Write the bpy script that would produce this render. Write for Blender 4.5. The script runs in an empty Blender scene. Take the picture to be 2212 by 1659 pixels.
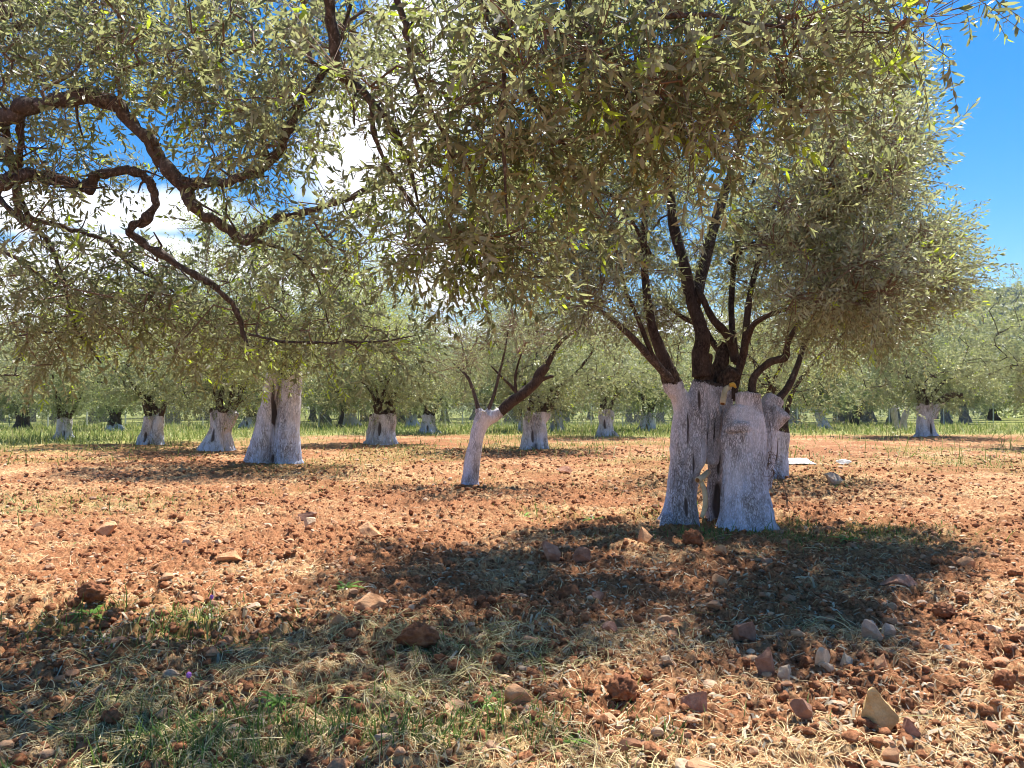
import bpy, math, random
import numpy as np
from mathutils import Vector

# ------------------------------------------------------------------ camera, sky, sun, exposure
SC = bpy.context.scene
CAMH = 1.6
F = 1671.0            # focal length in photo pixels (photo taken as 2212 x 1659)
CX, CY = 1106.0, 829.5
PITCH = math.atan(48.5 / F)
SUN_EL, SUN_AZ = 62.0, 31.0      # degrees; azimuth from +Y towards +X

cam_d = bpy.data.cameras.new("camera"); cam = bpy.data.objects.new("camera", cam_d)
SC.collection.objects.link(cam)
cam.location = (0, 0, CAMH); cam.rotation_euler = (math.pi / 2 + PITCH, 0, 0)
cam_d.sensor_width = 36.0; cam_d.lens = 36.0 * F / 2212.0
cam_d.clip_start = 0.05; cam_d.clip_end = 6000
SC.camera = cam

_f = np.array([0, math.cos(PITCH), math.sin(PITCH)]); _u = np.array([0, -math.sin(PITCH), math.cos(PITCH)]); _r = np.array([1.0, 0, 0])
def ray(x, y):
    return _f * F + _r * (x - CX) + _u * (CY - y)
def P(x, y, D):
    d = ray(x, y); return np.array([0, 0, CAMH]) + d * (D / d[1])
def G(x, y):
    d = ray(x, y); t = -CAMH / d[2]; return np.array([d[0] * t, d[1] * t])
K = 2212.0 / 4032.0
def P4(x, y, D): return P(x * K, y * K, D)

world = bpy.data.worlds.new("World"); SC.world = world; world.use_nodes = True
def build_world():
    nt = world.node_tree; N = nt.nodes; L = nt.links; N.clear()
    out = N.new("ShaderNodeOutputWorld"); bg = N.new("ShaderNodeBackground"); L.new(bg.outputs[0], out.inputs[0])
    sky = N.new("ShaderNodeTexSky"); sky.sky_type = 'NISHITA'; sky.sun_disc = False
    sky.sun_elevation = math.radians(SUN_EL); sky.sun_rotation = math.radians(SUN_AZ)
    sky.air_density = 1.0; sky.dust_density = 0.3; sky.ozone_density = 4.0
    hs = N.new("ShaderNodeHueSaturation"); hs.inputs['Saturation'].default_value = 1.5; hs.inputs['Value'].default_value = 1.45; L.new(sky.outputs[0], hs.inputs['Color'])
    tc = N.new("ShaderNodeTexCoord")
    def math_(op, a, b=None, c=None, clamp=False):
        m = N.new("ShaderNodeMath"); m.operation = op; m.use_clamp = clamp
        for i, v in enumerate((a, b, c)):
            if v is None: continue
            if isinstance(v, (int, float)): m.inputs[i].default_value = v
            else: L.new(v, m.inputs[i])
        return m.outputs[0]
    noise = N.new("ShaderNodeTexNoise"); noise.inputs['Scale'].default_value = 5.5; noise.inputs['Detail'].default_value = 7; noise.inputs['Roughness'].default_value = 0.55
    L.new(tc.outputs['Generated'], noise.inputs['Vector'])
    blobs = [(930, 130, 0.12, 0.14), (820, 330, 0.11, 0.12), (960, 560, 0.14, 0.10), (330, 450, 0.13, 0.035), (40, 440, 0.05, 0.03), (380, 560, 0.14, 0.035), (60, 640, 0.2, 0.05), (700, 620, .12, .04)]
    tot = None
    for (x, y, sx, sz) in blobs:
        d = ray(x, y); d = d / np.linalg.norm(d)
        vs = N.new("ShaderNodeVectorMath"); vs.operation = 'SUBTRACT'; vs.inputs[1].default_value = tuple(d); L.new(tc.outputs['Generated'], vs.inputs[0])
        vm = N.new("ShaderNodeVectorMath"); vm.operation = 'MULTIPLY'; vm.inputs[1].default_value = (1 / sx, 1 / max(sx, sz), 1 / sz); L.new(vs.outputs[0], vm.inputs[0])
        vl = N.new("ShaderNodeVectorMath"); vl.operation = 'LENGTH'; L.new(vm.outputs[0], vl.inputs[0])
        e = math_('SUBTRACT', 0.95, vl.outputs['Value'])
        tot = e if tot is None else math_('MAXIMUM', tot, e)
    n = math_('MULTIPLY_ADD', noise.outputs[0], 2.0, -1.0)
    m = math_('ADD', tot, n)
    m = math_('MULTIPLY', m, 2.6, clamp=True)
    # low cumulus strip along the horizon on the right
    d = ray(2175, 648); d = d / np.linalg.norm(d)
    sep = N.new("ShaderNodeSeparateXYZ"); L.new(tc.outputs['Generated'], sep.inputs[0])
    nz = N.new("ShaderNodeTexNoise"); nz.inputs['Scale'].default_value = 26; nz.inputs['Detail'].default_value = 4; L.new(tc.outputs['Generated'], nz.inputs['Vector'])
    h = math_('SUBTRACT', d[2] + 0.006, sep.outputs[2])
    h = math_('MULTIPLY', h, 55.0)
    h = math_('ADD', h, math_('MULTIPLY_ADD', nz.outputs[0], 3.2, -1.75))
    h = math_('MULTIPLY', h, 1.4, clamp=True)
    h = math_('MULTIPLY', h, 0.85)
    m = math_('MAXIMUM', m, h)
    mix = N.new("ShaderNodeMix"); mix.data_type = 'RGBA'; L.new(m, mix.inputs[0]); L.new(hs.outputs[0], mix.inputs[6]); mix.inputs[7].default_value = (12.5, 12.8, 13.6, 1)
    L.new(mix.outputs[2], bg.inputs[0]); bg.inputs[1].default_value = 0.05
build_world()

sun_d = bpy.data.lights.new("sun", 'SUN'); sun = bpy.data.objects.new("sun", sun_d); SC.collection.objects.link(sun)
sun_d.energy = 5.0; sun_d.angle = math.radians(0.5); sun_d.color = (1.0, 0.95, 0.87)
_el, _az = math.radians(SUN_EL), math.radians(SUN_AZ)
SUNV = Vector((math.sin(_az) * math.cos(_el), math.cos(_az) * math.cos(_el), math.sin(_el)))
sun.rotation_euler = SUNV.to_track_quat('Z', 'Y').to_euler(); sun.location = (0, 0, 30)
SC.view_settings.view_transform = 'Standard'; SC.view_settings.look = 'None'
SC.view_settings.gamma = 1.0; SC.view_settings.exposure = 1.25
SC.cycles.filter_width = 1.0; SC.cycles.max_bounces = 6; SC.cycles.diffuse_bounces = 2; SC.cycles.transmission_bounces = 3; SC.cycles.glossy_bounces = 2

# ------------------------------------------------------------------ numpy helpers
RNG = np.random.default_rng(7)
def _hash(ix, iy, iz, seed):
    with np.errstate(over='ignore'):
        h = (ix.astype(np.uint32) * np.uint32(374761393) + iy.astype(np.uint32) * np.uint32(668265263)
             + iz.astype(np.uint32) * np.uint32(2147483647) + np.uint32(seed * 1013904223 & 0xffffffff))
        h = (h ^ (h >> np.uint32(13))) * np.uint32(1274126177)
        h = h ^ (h >> np.uint32(16)); h = h * np.uint32(2246822519); h = h ^ (h >> np.uint32(13))
    return h.astype(np.float32) / np.float32(4294967295.0)
def vnoise3(x, y, z, seed=0):
    x = np.asarray(x, np.float64); y = np.asarray(y, np.float64); z = np.asarray(z, np.float64)
    ix, iy, iz = np.floor(x).astype(np.int64), np.floor(y).astype(np.int64), np.floor(z).astype(np.int64)
    fx, fy, fz = x - ix, y - iy, z - iz
    fx, fy, fz = fx * fx * (3 - 2 * fx), fy * fy * (3 - 2 * fy), fz * fz * (3 - 2 * fz)
    r = 0
    for dx in (0, 1):
        wx = fx if dx else 1 - fx
        for dy in (0, 1):
            wy = fy if dy else 1 - fy
            for dz in (0, 1):
                wz = fz if dz else 1 - fz
                r = r + wx * wy * wz * _hash(ix + dx, iy + dy, iz + dz, seed)
    return r
def vnoise2(x, y, seed=0):
    ix, iy = np.floor(x).astype(np.int64), np.floor(y).astype(np.int64)
    fx, fy = x - ix, y - iy
    fx, fy = fx * fx * (3 - 2 * fx), fy * fy * (3 - 2 * fy)
    z = np.zeros_like(ix)
    return ((1 - fx) * (1 - fy) * _hash(ix, iy, z, seed) + fx * (1 - fy) * _hash(ix + 1, iy, z, seed)
            + (1 - fx) * fy * _hash(ix, iy + 1, z, seed) + fx * fy * _hash(ix + 1, iy + 1, z, seed))
def fbm2(x, y, oct=4, seed=0, gain=0.5):
    r, a, t = 0, 1.0, 0
    for o in range(oct):
        r = r + a * vnoise2(x * 2 ** o + 17.3 * o, y * 2 ** o - 9.1 * o, seed + o); t += a; a *= gain
    return r / t
def clods2(x, y, seed=0):      # domes of random size packed on a grid, 0..1
    ix, iy = np.floor(x).astype(np.int64), np.floor(y).astype(np.int64); best = np.zeros_like(x)
    z = np.zeros_like(ix)
    for dx in (-1, 0, 1):
        for dy in (-1, 0, 1):
            jx, jy = ix + dx, iy + dy
            px = jx + 0.1 + 0.8 * _hash(jx, jy, z, seed); py = jy + 0.1 + 0.8 * _hash(jx, jy, z, seed + 1)
            r = 0.25 + 0.6 * _hash(jx, jy, z, seed + 2) ** 1.5
            d2 = (x - px) ** 2 + (y - py) ** 2
            best = np.maximum(best, r * np.sqrt(np.clip(1 - d2 / (r * r), 0, 1)))
    return best

def mesh_np(name, V, faces, smooth=False, attrs=None):
    """V (n,3); faces: list of int arrays (m,k)"""
    me = bpy.data.meshes.new(name)
    V = np.ascontiguousarray(V, np.float32)
    faces = [np.asarray(f, np.int32) for f in faces if len(f)]
    nl = sum(f.size for f in faces); nf = sum(len(f) for f in faces)
    me.vertices.add(len(V)); me.vertices.foreach_set("co", V.ravel())
    me.loops.add(nl); me.polygons.add(nf)
    me.loops.foreach_set("vertex_index", np.concatenate([f.ravel() for f in faces]))
    tot = np.concatenate([np.full(len(f), f.shape[1], np.int32) for f in faces])
    st = np.concatenate([[0], np.cumsum(tot)[:-1]]).astype(np.int32)
    me.polygons.foreach_set("loop_start", st)
    me.polygons.foreach_set("use_smooth", np.full(nf, smooth, bool))
    me.update(calc_edges=True)
    if attrs:
        for k, a in attrs.items():
            at = me.attributes.new(k, 'FLOAT', 'POINT'); at.data.foreach_set("value", np.ascontiguousarray(a, np.float32))
    return me
def link(name, me, mat=None, parent=None, loc=None):
    o = bpy.data.objects.new(name, me); SC.collection.objects.link(o)
    if mat and me is not None and not len(me.materials): me.materials.append(mat)
    if parent: o.parent = parent
    if loc is not None: o.location = loc
    return o
def tag(o, label=None, cat=None, group=None, kind=None):
    for k, v in (('label', label), ('category', cat), ('group', group), ('kind', kind)):
        if v: o[k] = v
    return o
def empty(name, loc):
    o = bpy.data.objects.new(name, None); SC.collection.objects.link(o); o.location = loc; o.empty_display_size = .3
    return o

def catmull(pts, n=6):
    pts = np.asarray(pts, float)
    if len(pts) < 3: 
        t = np.linspace(0, 1, n + 1)[:, None]; return pts[0] * (1 - t) + pts[-1] * t
    p = np.vstack([2 * pts[0] - pts[1], pts, 2 * pts[-1] - pts[-2]]); out = []
    for i in range(1, len(p) - 2):
        t = np.linspace(0, 1, n, endpoint=False)[:, None]
        a, b, c, d = p[i - 1], p[i], p[i + 1], p[i + 2]
        out.append(0.5 * ((2 * b) + (-a + c) * t + (2 * a - 5 * b + 4 * c - d) * t ** 2 + (-a + 3 * b - 3 * c + d) * t ** 3))
    out.append(pts[-1][None]); return np.vstack(out)

def frames(path):
    T = np.gradient(path, axis=0); T /= np.linalg.norm(T, axis=1)[:, None] + 1e-9
    u = np.cross(T[0], [0.3, 1, 0.2]); u /= np.linalg.norm(u); U = [u]
    for i in range(1, len(T)):
        u = u - T[i] * np.dot(u, T[i]); u /= np.linalg.norm(u) + 1e-9; U.append(u)
    U = np.array(U); W = np.cross(T, U); return T, U, W
def tube(path, rad, nseg=12, lump=0.0, seed=0, sub=6, squash=None):
    """closed lofted tube -> V, [quads, tris]. path rows (x,y,z), rad per row"""
    path = np.asarray(path, float); rad = np.asarray(rad, float)
    C = catmull(np.hstack([path, rad[:, None]]), sub); pp, rr = C[:, :3], np.maximum(C[:, 3], 0.001)
    T, U, W = frames(pp); a = np.linspace(0, 2 * np.pi, nseg, endpoint=False)
    n = len(pp); ca, sa = np.cos(a), np.sin(a)
    R = np.repeat(rr[:, None], nseg, 1)
    if squash is not None: 
        q = np.interp(np.linspace(0, 1, n), np.linspace(0, 1, len(squash)), squash)[:, None]
    else: q = 1.0
    V = pp[:, None, :] + R[..., None] * (ca[None, :, None] * U[:, None, :] + sa[None, :, None] * W[:, None, :])
    if lump > 0:
        d = vnoise3(V[..., 0] / (rr.mean() * 2.2) + seed, V[..., 1] / (rr.mean() * 2.2), V[..., 2] / (rr.mean() * 3.0), seed) - 0.5
        d2 = vnoise3(V[..., 0] / (rr.mean() * .7) + seed, V[..., 1] / (rr.mean() * .7), V[..., 2] / (rr.mean() * 1.0), seed + 5) - 0.5
        V = V + (d * lump * 2 + d2 * lump * .8)[..., None] * (V - pp[:, None, :])
    V = V.reshape(-1, 3)
    i = np.arange(n - 1)[:, None] * nseg; j = np.arange(nseg)[None, :]; j2 = (j + 1) % nseg
    q_ = np.stack([i + j, i + j2, i + nseg + j2, i + nseg + j], -1).reshape(-1, 4)
    b = len(V); V = np.vstack([V, pp[0], pp[-1]]); jj = np.arange(nseg); jn = (jj + 1) % nseg
    tr = np.vstack([np.stack([jn, jj, np.full(nseg, b)], 1), np.stack([(n - 1) * nseg + jj, (n - 1) * nseg + jn, np.full(nseg, b + 1)], 1)])
    return V, [q_, tr]
def join(parts):
    Vs, Q, T_ = [], [], []; off = 0
    for V, fs in parts:
        Vs.append(V)
        for f in fs:
            (Q if f.shape[1] == 4 else T_).append(f + off)
        off += len(V)
    return np.vstack(Vs), [np.vstack(x) for x in (Q, T_) if x]
def segs_mesh(A, B, ra, rb, n=3):
    """independent little frusta for many twig segments"""
    A, B = np.asarray(A, float), np.asarray(B, float); T = B - A; L = np.linalg.norm(T, axis=1)[:, None] + 1e-9; T = T / L
    h = np.where(np.abs(T[:, 2:3]) > 0.9, np.array([[1.0, 0, 0]]), np.array([[0, 0, 1.0]]))
    U = np.cross(T, h); U /= np.linalg.norm(U, axis=1)[:, None] + 1e-9; W = np.cross(T, U)
    a = np.linspace(0, 2 * np.pi, n, endpoint=False)
    ring = np.cos(a)[None, :, None] * U[:, None] + np.sin(a)[None, :, None] * W[:, None]
    V = np.concatenate([A[:, None] + ring * np.asarray(ra)[:, None, None], B[:, None] + ring * np.asarray(rb)[:, None, None]], 1).reshape(-1, 3)
    o = np.arange(len(A))[:, None, None] * 2 * n; j = np.arange(n)
    f = np.stack([j, (j + 1) % n, n + (j + 1) % n, n + j], 1)[None] + o
    return V, [f.reshape(-1, 4)]

# ------------------------------------------------------------------ materials
def newmat(name):
    m = bpy.data.materials.new(name); m.use_nodes = True; nt = m.node_tree
    b = nt.nodes['Principled BSDF']; return m, nt.nodes, nt.links, b
def mixc(N, L, f, a, b, mode='MIX'):
    m = N.new("ShaderNodeMix"); m.data_type = 'RGBA'; m.blend_type = mode
    for i, v in ((0, f), (6, a), (7, b)):
        if isinstance(v, (int, float)): m.inputs[i].default_value = v
        elif isinstance(v, tuple): m.inputs[i].default_value = v + (1,)
        else: L.new(v, m.inputs[i])
    return m.outputs[2]
def ramp(N, L, f, stops):
    r = N.new("ShaderNodeValToRGB"); e = r.color_ramp.elements
    while len(e) < len(stops): e.new(0.5)
    for i, (p, c) in enumerate(stops): e[i].position = p; e[i].color = (c if isinstance(c, tuple) else (c, c, c)) + (1,)
    L.new(f, r.inputs[0]); return r.outputs[0]
def noise(N, L, vec, scale, detail=4, rough=0.55, dist=0.0):
    n = N.new("ShaderNodeTexNoise"); n.inputs['Scale'].default_value = scale; n.inputs['Detail'].default_value = detail
    n.inputs['Roughness'].default_value = rough; n.inputs['Distortion'].default_value = dist
    L.new(vec, n.inputs['Vector']); return n.outputs[0]
def objvec(N, L, scale=(1, 1, 1)):
    tc = N.new("ShaderNodeNewGeometry")
    m = N.new("ShaderNodeMapping"); m.inputs['Scale'].default_value = scale; L.new(tc.outputs['Position'], m.inputs[0]); return m.outputs[0]
def attr(N, name):
    a = N.new("ShaderNodeAttribute"); a.attribute_name = name; return a.outputs['Fac']
def bump(N, L, b, h, strength=0.5, dist=0.02):
    n = N.new("ShaderNodeBump"); n.inputs['Strength'].default_value = strength; n.inputs['Distance'].default_value = dist
    L.new(h, n.inputs['Height']); L.new(n.outputs[0], b.inputs['Normal'])

def leaf_mat(name, top, top2, under, under2, young=(0.30, 0.42, 0.04), transl=0.28):
    m, N, L, b = newmat(name); g = N.new("ShaderNodeNewGeometry")
    rnd = g.outputs['Random Per Island']
    t = mixc(N, L, rnd, top, top2)
    w = N.new("ShaderNodeMath"); w.operation = 'FRACT'; w2 = N.new("ShaderNodeMath"); w2.operation = 'MULTIPLY'; w2.inputs[1].default_value = 7.31
    L.new(rnd, w2.inputs[0]); L.new(w2.outputs[0], w.inputs[0])
    u = mixc(N, L, w.outputs[0], under, under2)
    c = mixc(N, L, g.outputs['Backfacing'], t, u)
    old = N.new("ShaderNodeMath"); old.operation = 'GREATER_THAN'; old.inputs[1].default_value = 0.985; L.new(rnd, old.inputs[0])
    c = mixc(N, L, old.outputs[0], c, (0.35, 0.19, 0.03))
    c = mixc(N, L, attr(N, 'young'), c, young)
    L.new(c, b.inputs['Base Color']); b.inputs['Roughness'].default_value = 0.47; b.inputs['Specular IOR Level'].default_value = 0.7
    tr = N.new("ShaderNodeBsdfTranslucent")
    tcx = mixc(N, L, attr(N, 'young'), (0.42, 0.46, 0.19), (0.70, 0.88, 0.07)); L.new(tcx, tr.inputs[0])
    ms = N.new("ShaderNodeMixShader"); ms.inputs[0].default_value = transl
    L.new(b.outputs[0], ms.inputs[1]); L.new(tr.outputs[0], ms.inputs[2])
    L.new(ms.outputs[0], N['Material Output'].inputs[0]); return m
M_LEAF = leaf_mat("olive_leaf", (0.03, 0.045, 0.02), (0.085, 0.11, 0.045), (0.16, 0.155, 0.095), (0.44, 0.42, 0.29), transl=.44)
M_LEAF_MID = leaf_mat("olive_leaf_grey", (0.03, 0.05, 0.028), (0.13, 0.165, 0.09), (0.20, 0.23, 0.15), (0.54, 0.57, 0.42), transl=.46)
M_LEAF_FAR = leaf_mat("olive_leaf_distant", (0.05, 0.08, 0.038), (0.24, 0.30, 0.16), (0.17, 0.22, 0.13), (0.46, 0.52, 0.36), transl=.42)
M_LEAF_FRESH = leaf_mat("olive_leaf_fresh", (0.10, 0.15, 0.03), (0.24, 0.30, 0.07), (0.28, 0.32, 0.13), (0.42, 0.45, 0.2), transl=.46)

def bark_mat(name, base, hi, lichen=0.25):
    m, N, L, b = newmat(name); v = objvec(N, L, (1, 1, .45))
    n1 = noise(N, L, v, 38, 6, .65, .4); n2 = noise(N, L, objvec(N, L), 5, 4)
    c = ramp(N, L, n1, [(0.36, tuple(x * .45 for x in base)), (0.52, base), (0.72, hi)])
    n3 = noise(N, L, objvec(N, L), 55, 3); s = ramp(N, L, n3, [(0.60, 0.0), (0.68, 1.0)])
    f = N.new("ShaderNodeMath"); f.operation = 'MULTIPLY'; L.new(s, f.inputs[0]); f.inputs[1].default_value = lichen
    c = mixc(N, L, f.outputs[0], c, (0.42, 0.38, 0.34))
    c = mixc(N, L, ramp(N, L, n2, [(0.4, 0.0), (0.75, 0.5)]), c, (0.16, 0.12, 0.095))
    L.new(c, b.inputs['Base Color']); b.inputs['Roughness'].default_value = 0.85; b.inputs['Specular IOR Level'].default_value = 0.25
    bump(N, L, b, n1, 0.8, 0.012); return m
M_BARK = bark_mat("olive_bark", (0.085, 0.066, 0.056), (0.25, 0.20, 0.17), .5)
M_BARK_DARK = bark_mat("olive_bark_dark", (0.055, 0.038, 0.03), (0.14, 0.10, 0.08), 0.1)
M_TWIG, N_, L_, B_ = newmat("olive_twig")
_g = N_.new("ShaderNodeNewGeometry"); L_.new(mixc(N_, L_, _g.outputs['Random Per Island'], (0.13, 0.075, 0.045), (0.26, 0.17, 0.11)), B_.inputs['Base Color']); B_.inputs['Roughness'].default_value = .8

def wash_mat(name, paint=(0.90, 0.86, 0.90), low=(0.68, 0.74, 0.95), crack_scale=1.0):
    m, N, L, b = newmat(name)
    v = objvec(N, L, (52 * crack_scale, 52 * crack_scale, 13 * crack_scale))
    vor = N.new("ShaderNodeTexVoronoi"); vor.feature = 'DISTANCE_TO_EDGE'; vor.inputs['Scale'].default_value = 1.0
    wv = N.new("ShaderNodeVectorMath"); wv.operation = 'ADD'
    nz = N.new("ShaderNodeTexNoise"); nz.inputs['Scale'].default_value = 1.6; nz.inputs['Detail'].default_value = 3; L.new(v, nz.inputs['Vector'])
    sc = N.new("ShaderNodeVectorMath"); sc.operation = 'SCALE'; sc.inputs['Scale'].default_value = 1.1; L.new(nz.outputs['Color'], sc.inputs[0])
    L.new(v, wv.inputs[0]); L.new(sc.outputs[0], wv.inputs[1]); L.new(wv.outputs[0], vor.inputs['Vector'])
    n2 = noise(N, L, objvec(N, L, (1, 1, .5)), 3.0, 5, .6)
    n3 = noise(N, L, objvec(N, L, (1, 1, .6)), 45, 4, .7)
    rdg = N.new("ShaderNodeMath"); rdg.operation = 'PINGPONG'; rdg.inputs[1].default_value = .5
    nr = noise(N, L, objvec(N, L, (30 * crack_scale, 30 * crack_scale, 4.5 * crack_scale)), 1.0, 4, .6, .6); L.new(nr, rdg.inputs[0])
    ra = ramp(N, L, rdg.outputs[0], [(0.445, 0.0), (0.495, 1.0)])
    vo = ramp(N, L, vor.outputs['Distance'], [(0.01, 1.0), (0.14, 0.0)])
    mx = N.new("ShaderNodeMath"); mx.operation = 'MAXIMUM'; L.new(ra, mx.inputs[0]); L.new(vo, mx.inputs[1]); crack = mx.outputs[0]
    rough_z = ramp(N, L, n2, [(0.40, 0.3), (0.60, 0.9)])
    cm = N.new("ShaderNodeMath"); cm.operation = 'MULTIPLY'; L.new(crack, cm.inputs[0]); L.new(rough_z, cm.inputs[1])
    speck = ramp(N, L, n3, [(0.57, 0.0), (0.64, 1.0)])
    sm = N.new("ShaderNodeMath"); sm.operation = 'MULTIPLY'; L.new(speck, sm.inputs[0]); L.new(attr(N, 'rough'), sm.inputs[1])
    dark = N.new("ShaderNodeMath"); dark.operation = 'MAXIMUM'; L.new(cm.outputs[0], dark.inputs[0]); L.new(sm.outputs[0], dark.inputs[1])
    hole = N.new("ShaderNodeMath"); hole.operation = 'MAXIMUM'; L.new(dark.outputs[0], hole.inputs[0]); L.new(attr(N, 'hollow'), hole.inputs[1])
    pc = mixc(N, L, attr(N, 'low'), paint, low)  # bluish skylight painted into the foot of the whitewash
    pc = mixc(N, L, ramp(N, L, n2, [(0.48, 0.0), (0.7, 0.5)]), pc, (0.72, 0.62, 0.52))
    pc = mixc(N, L, ramp(N, L, n3, [(0.3, 0.3), (0.5, 0.0)]), pc, (0.48, 0.44, 0.44))
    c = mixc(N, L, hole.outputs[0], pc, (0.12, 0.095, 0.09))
    barkc = ramp(N, L, noise(N, L, objvec(N, L, (1, 1, .4)), 34, 6, .65), [(0.36, (0.035, 0.025, 0.02)), (0.55, (0.11, 0.08, 0.06)), (0.75, (0.26, 0.19, 0.14))])
    wm = N.new("ShaderNodeMath"); wm.operation = 'ADD'; L.new(attr(N, 'wash'), wm.inputs[0])
    n4 = N.new("ShaderNodeMath"); n4.operation = 'MULTIPLY_ADD'; L.new(n3, n4.inputs[0]); n4.inputs[1].default_value = 0.9; n4.inputs[2].default_value = -0.45; L.new(n4.outputs[0], wm.inputs[1])
    wr = ramp(N, L, wm.outputs[0], [(0.42, 0.0), (0.56, 1.0)])
    c = mixc(N, L, wr, barkc, c)
    L.new(c, b.inputs['Base Color']); b.inputs['Roughness'].default_value = 0.9; b.inputs['Specular IOR Level'].default_value = 0.15
    hh = N.new("ShaderNodeMath"); hh.operation = 'MULTIPLY_ADD'; L.new(cm.outputs[0], hh.inputs[0]); hh.inputs[1].default_value = -1.0; L.new(n3, hh.inputs[2])
    bump(N, L, b, hh.outputs[0], 0.7, 0.012); return m
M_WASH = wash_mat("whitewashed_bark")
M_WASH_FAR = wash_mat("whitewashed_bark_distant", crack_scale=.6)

def simple(name, c, rough=.8, c2=None, scale=8, bmp=0, spec=.3):
    m, N, L, b = newmat(name); b.inputs['Roughness'].default_value = rough; b.inputs['Specular IOR Level'].default_value = spec
    if c2:
        n = noise(N, L, objvec(N, L), scale, 6, .62); L.new(ramp(N, L, n, [(0.35, c), (0.65, c2)]), b.inputs['Base Color'])
        if bmp: bump(N, L, b, noise(N, L, objvec(N, L), scale * 3.5, 6, .7), .9, bmp)
    else: b.inputs['Base Color'].default_value = c + (1,)
    return m
def island_mat(name, stops, rough=.8, transl=0.0, bmp=0, att=None):
    m, N, L, b = newmat(name); g = N.new("ShaderNodeNewGeometry"); c = ramp(N, L, g.outputs['Random Per Island'], stops)
    if bmp:
        n = noise(N, L, objvec(N, L), 60, 5, .7); c = mixc(N, L, ramp(N, L, n, [(0.35, 0.45), (0.6, 0.0)]), c, (0.30, 0.12, 0.055)); bump(N, L, b, n, .8, bmp)
    L.new(c, b.inputs['Base Color']); b.inputs['Roughness'].default_value = rough; b.inputs['Specular IOR Level'].default_value = .25
    if transl:
        tr = N.new("ShaderNodeBsdfTranslucent"); L.new(c, tr.inputs[0]); ms = N.new("ShaderNodeMixShader"); ms.inputs[0].default_value = transl
        L.new(b.outputs[0], ms.inputs[1]); L.new(tr.outputs[0], ms.inputs[2]); L.new(ms.outputs[0], N['Material Output'].inputs[0])
    return m

# ------------------------------------------------------------------ ground
GX = lambda x, y: G(x, y)
def blob(X, Y, px, py, rx, ry):
    c = G(px, py); return np.exp(-(((X - c[0]) / rx) ** 2 + ((Y - c[1]) / ry) ** 2))
def sstep(a, b, x):
    t = np.clip((x - a) / (b - a), 0, 1); return t * t * (3 - 2 * t)
def green_field(X, Y):        # 1 = tall green grass beyond the ploughed ground
    edge = 43 + 1.5 * (fbm2(X * .12, Y * .12, 3, 40) - .5) * 8 - 13 * sstep(-8, -24, X) + 2 * sstep(10, 30, X)
    return sstep(-3, 3, Y - edge)
def hay_amt(X, Y):
    n = fbm2(X * 1.3, Y * 1.3, 4, 21)
    a = 0.10 + 0.55 * sstep(.50, .64, n)
    a = a + 0.9 * blob(X, Y, 1000, 1375, 1.0, .55) + .6 * blob(X, Y, 600, 1430, 1.3, .5) + .8 * blob(X, Y, 300, 1580, 1.2, .5) + .7 * blob(X, Y, 850, 1600, .8, .35)
    a = a + 0.7 * blob(X, Y, 1420, 1370, .5, .4) + .6 * blob(X, Y, 1800, 1360, .5, .2) + .6 * blob(X, Y, 1450, 1630, .9, .25) + .3 * blob(X, Y, 1900, 1180, 1.5, .7) + .5 * blob(X, Y, 750, 1480, .8, .35)
    a = a + .35 * sstep(.45, .6, fbm2(X * .35, Y * .35, 3, 77)) * sstep(9, 14, Y)
    return np.clip(a, 0, 1.3)
def weed_amt(X, Y):
    n = fbm2(X * 2.1, Y * 2.1, 3, 33)
    a = 1.1 * blob(X, Y, 430, 1590, 1.0, .40) + 0.9 * blob(X, Y, 430, 1350, .55, .45) + .6 * blob(X, Y, 170, 1330, .45, .5) + .35 * blob(X, Y, 1010, 1440, .5, .4)
    a = a + .9 * blob(X, Y, 1830, 1150, 1.1, .8) + .6 * blob(X, Y, 1330, 1112, .9, .5) + .7 * blob(X, Y, 1500, 1155, 1.0, .45) + .3 * blob(X, Y, 1160, 1095, .5, .5) + .4 * blob(X, Y, 100, 1085, 2, 1.5)
    a = a + .5 * blob(X, Y, 1120, 1560, .6, .22) + .8 * blob(X, Y, 1860, 1000, 5.0, 3.0)*.5
    far = (.12 + .5 * sstep(13, 30, Y)) * sstep(.47, .62, fbm2(X * .3, Y * .3, 3, 91)) * sstep(9, 14, Y)
    return np.clip((a * sstep(.3, .55, n) * 1.2 + far), 0, 1)
MOUNDS = []      # (x, y, height, radius)
def gz(X, Y):
    X = np.asarray(X, float); Y = np.asarray(Y, float)
    D = np.sqrt(X * X + Y * Y); nearf = 1 - sstep(14, 42, D); mid = 1 - sstep(30, 70, D)
    z = 0.10 * (fbm2(X * .35, Y * .35, 3, 1) - .5) * mid
    z = z + 0.09 * (fbm2(X * 2.2, Y * 2.2, 4, 3) - .5) * (0.5 + 0.5 * nearf) * mid
    wx = X + .12 * (vnoise2(X * 6, Y * 6, 60) - .5); wy = Y + .12 * (vnoise2(X * 6, Y * 6, 61) - .5)
    n1 = fbm2(X * .9, Y * .9, 3, 8)
    z = z + 0.085 * clods2(wx * 4.2, wy * 4.2, 11) * sstep(.40, .62, n1) * mid
    z = z + 0.055 * clods2(wx * 11, wy * 11, 14) * nearf
    z = z + 0.030 * clods2(wx * 27, wy * 27, 18) * nearf
    z = z + 0.045 * (fbm2(X * 14, Y * 14, 4, 5, .7) - .5) * nearf
    z = z - .068 * nearf - .015 * (1 - nearf) * mid
    for (mx, my, h, r) in MOUNDS:
        z = z + h * np.exp(-((X - mx) ** 2 + (Y - my) ** 2) / (r * r))
    return z
_t1 = G(1500, 1130); MOUNDS.append((_t1[0] + .4, 10.6, .03, 1.3))

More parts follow.
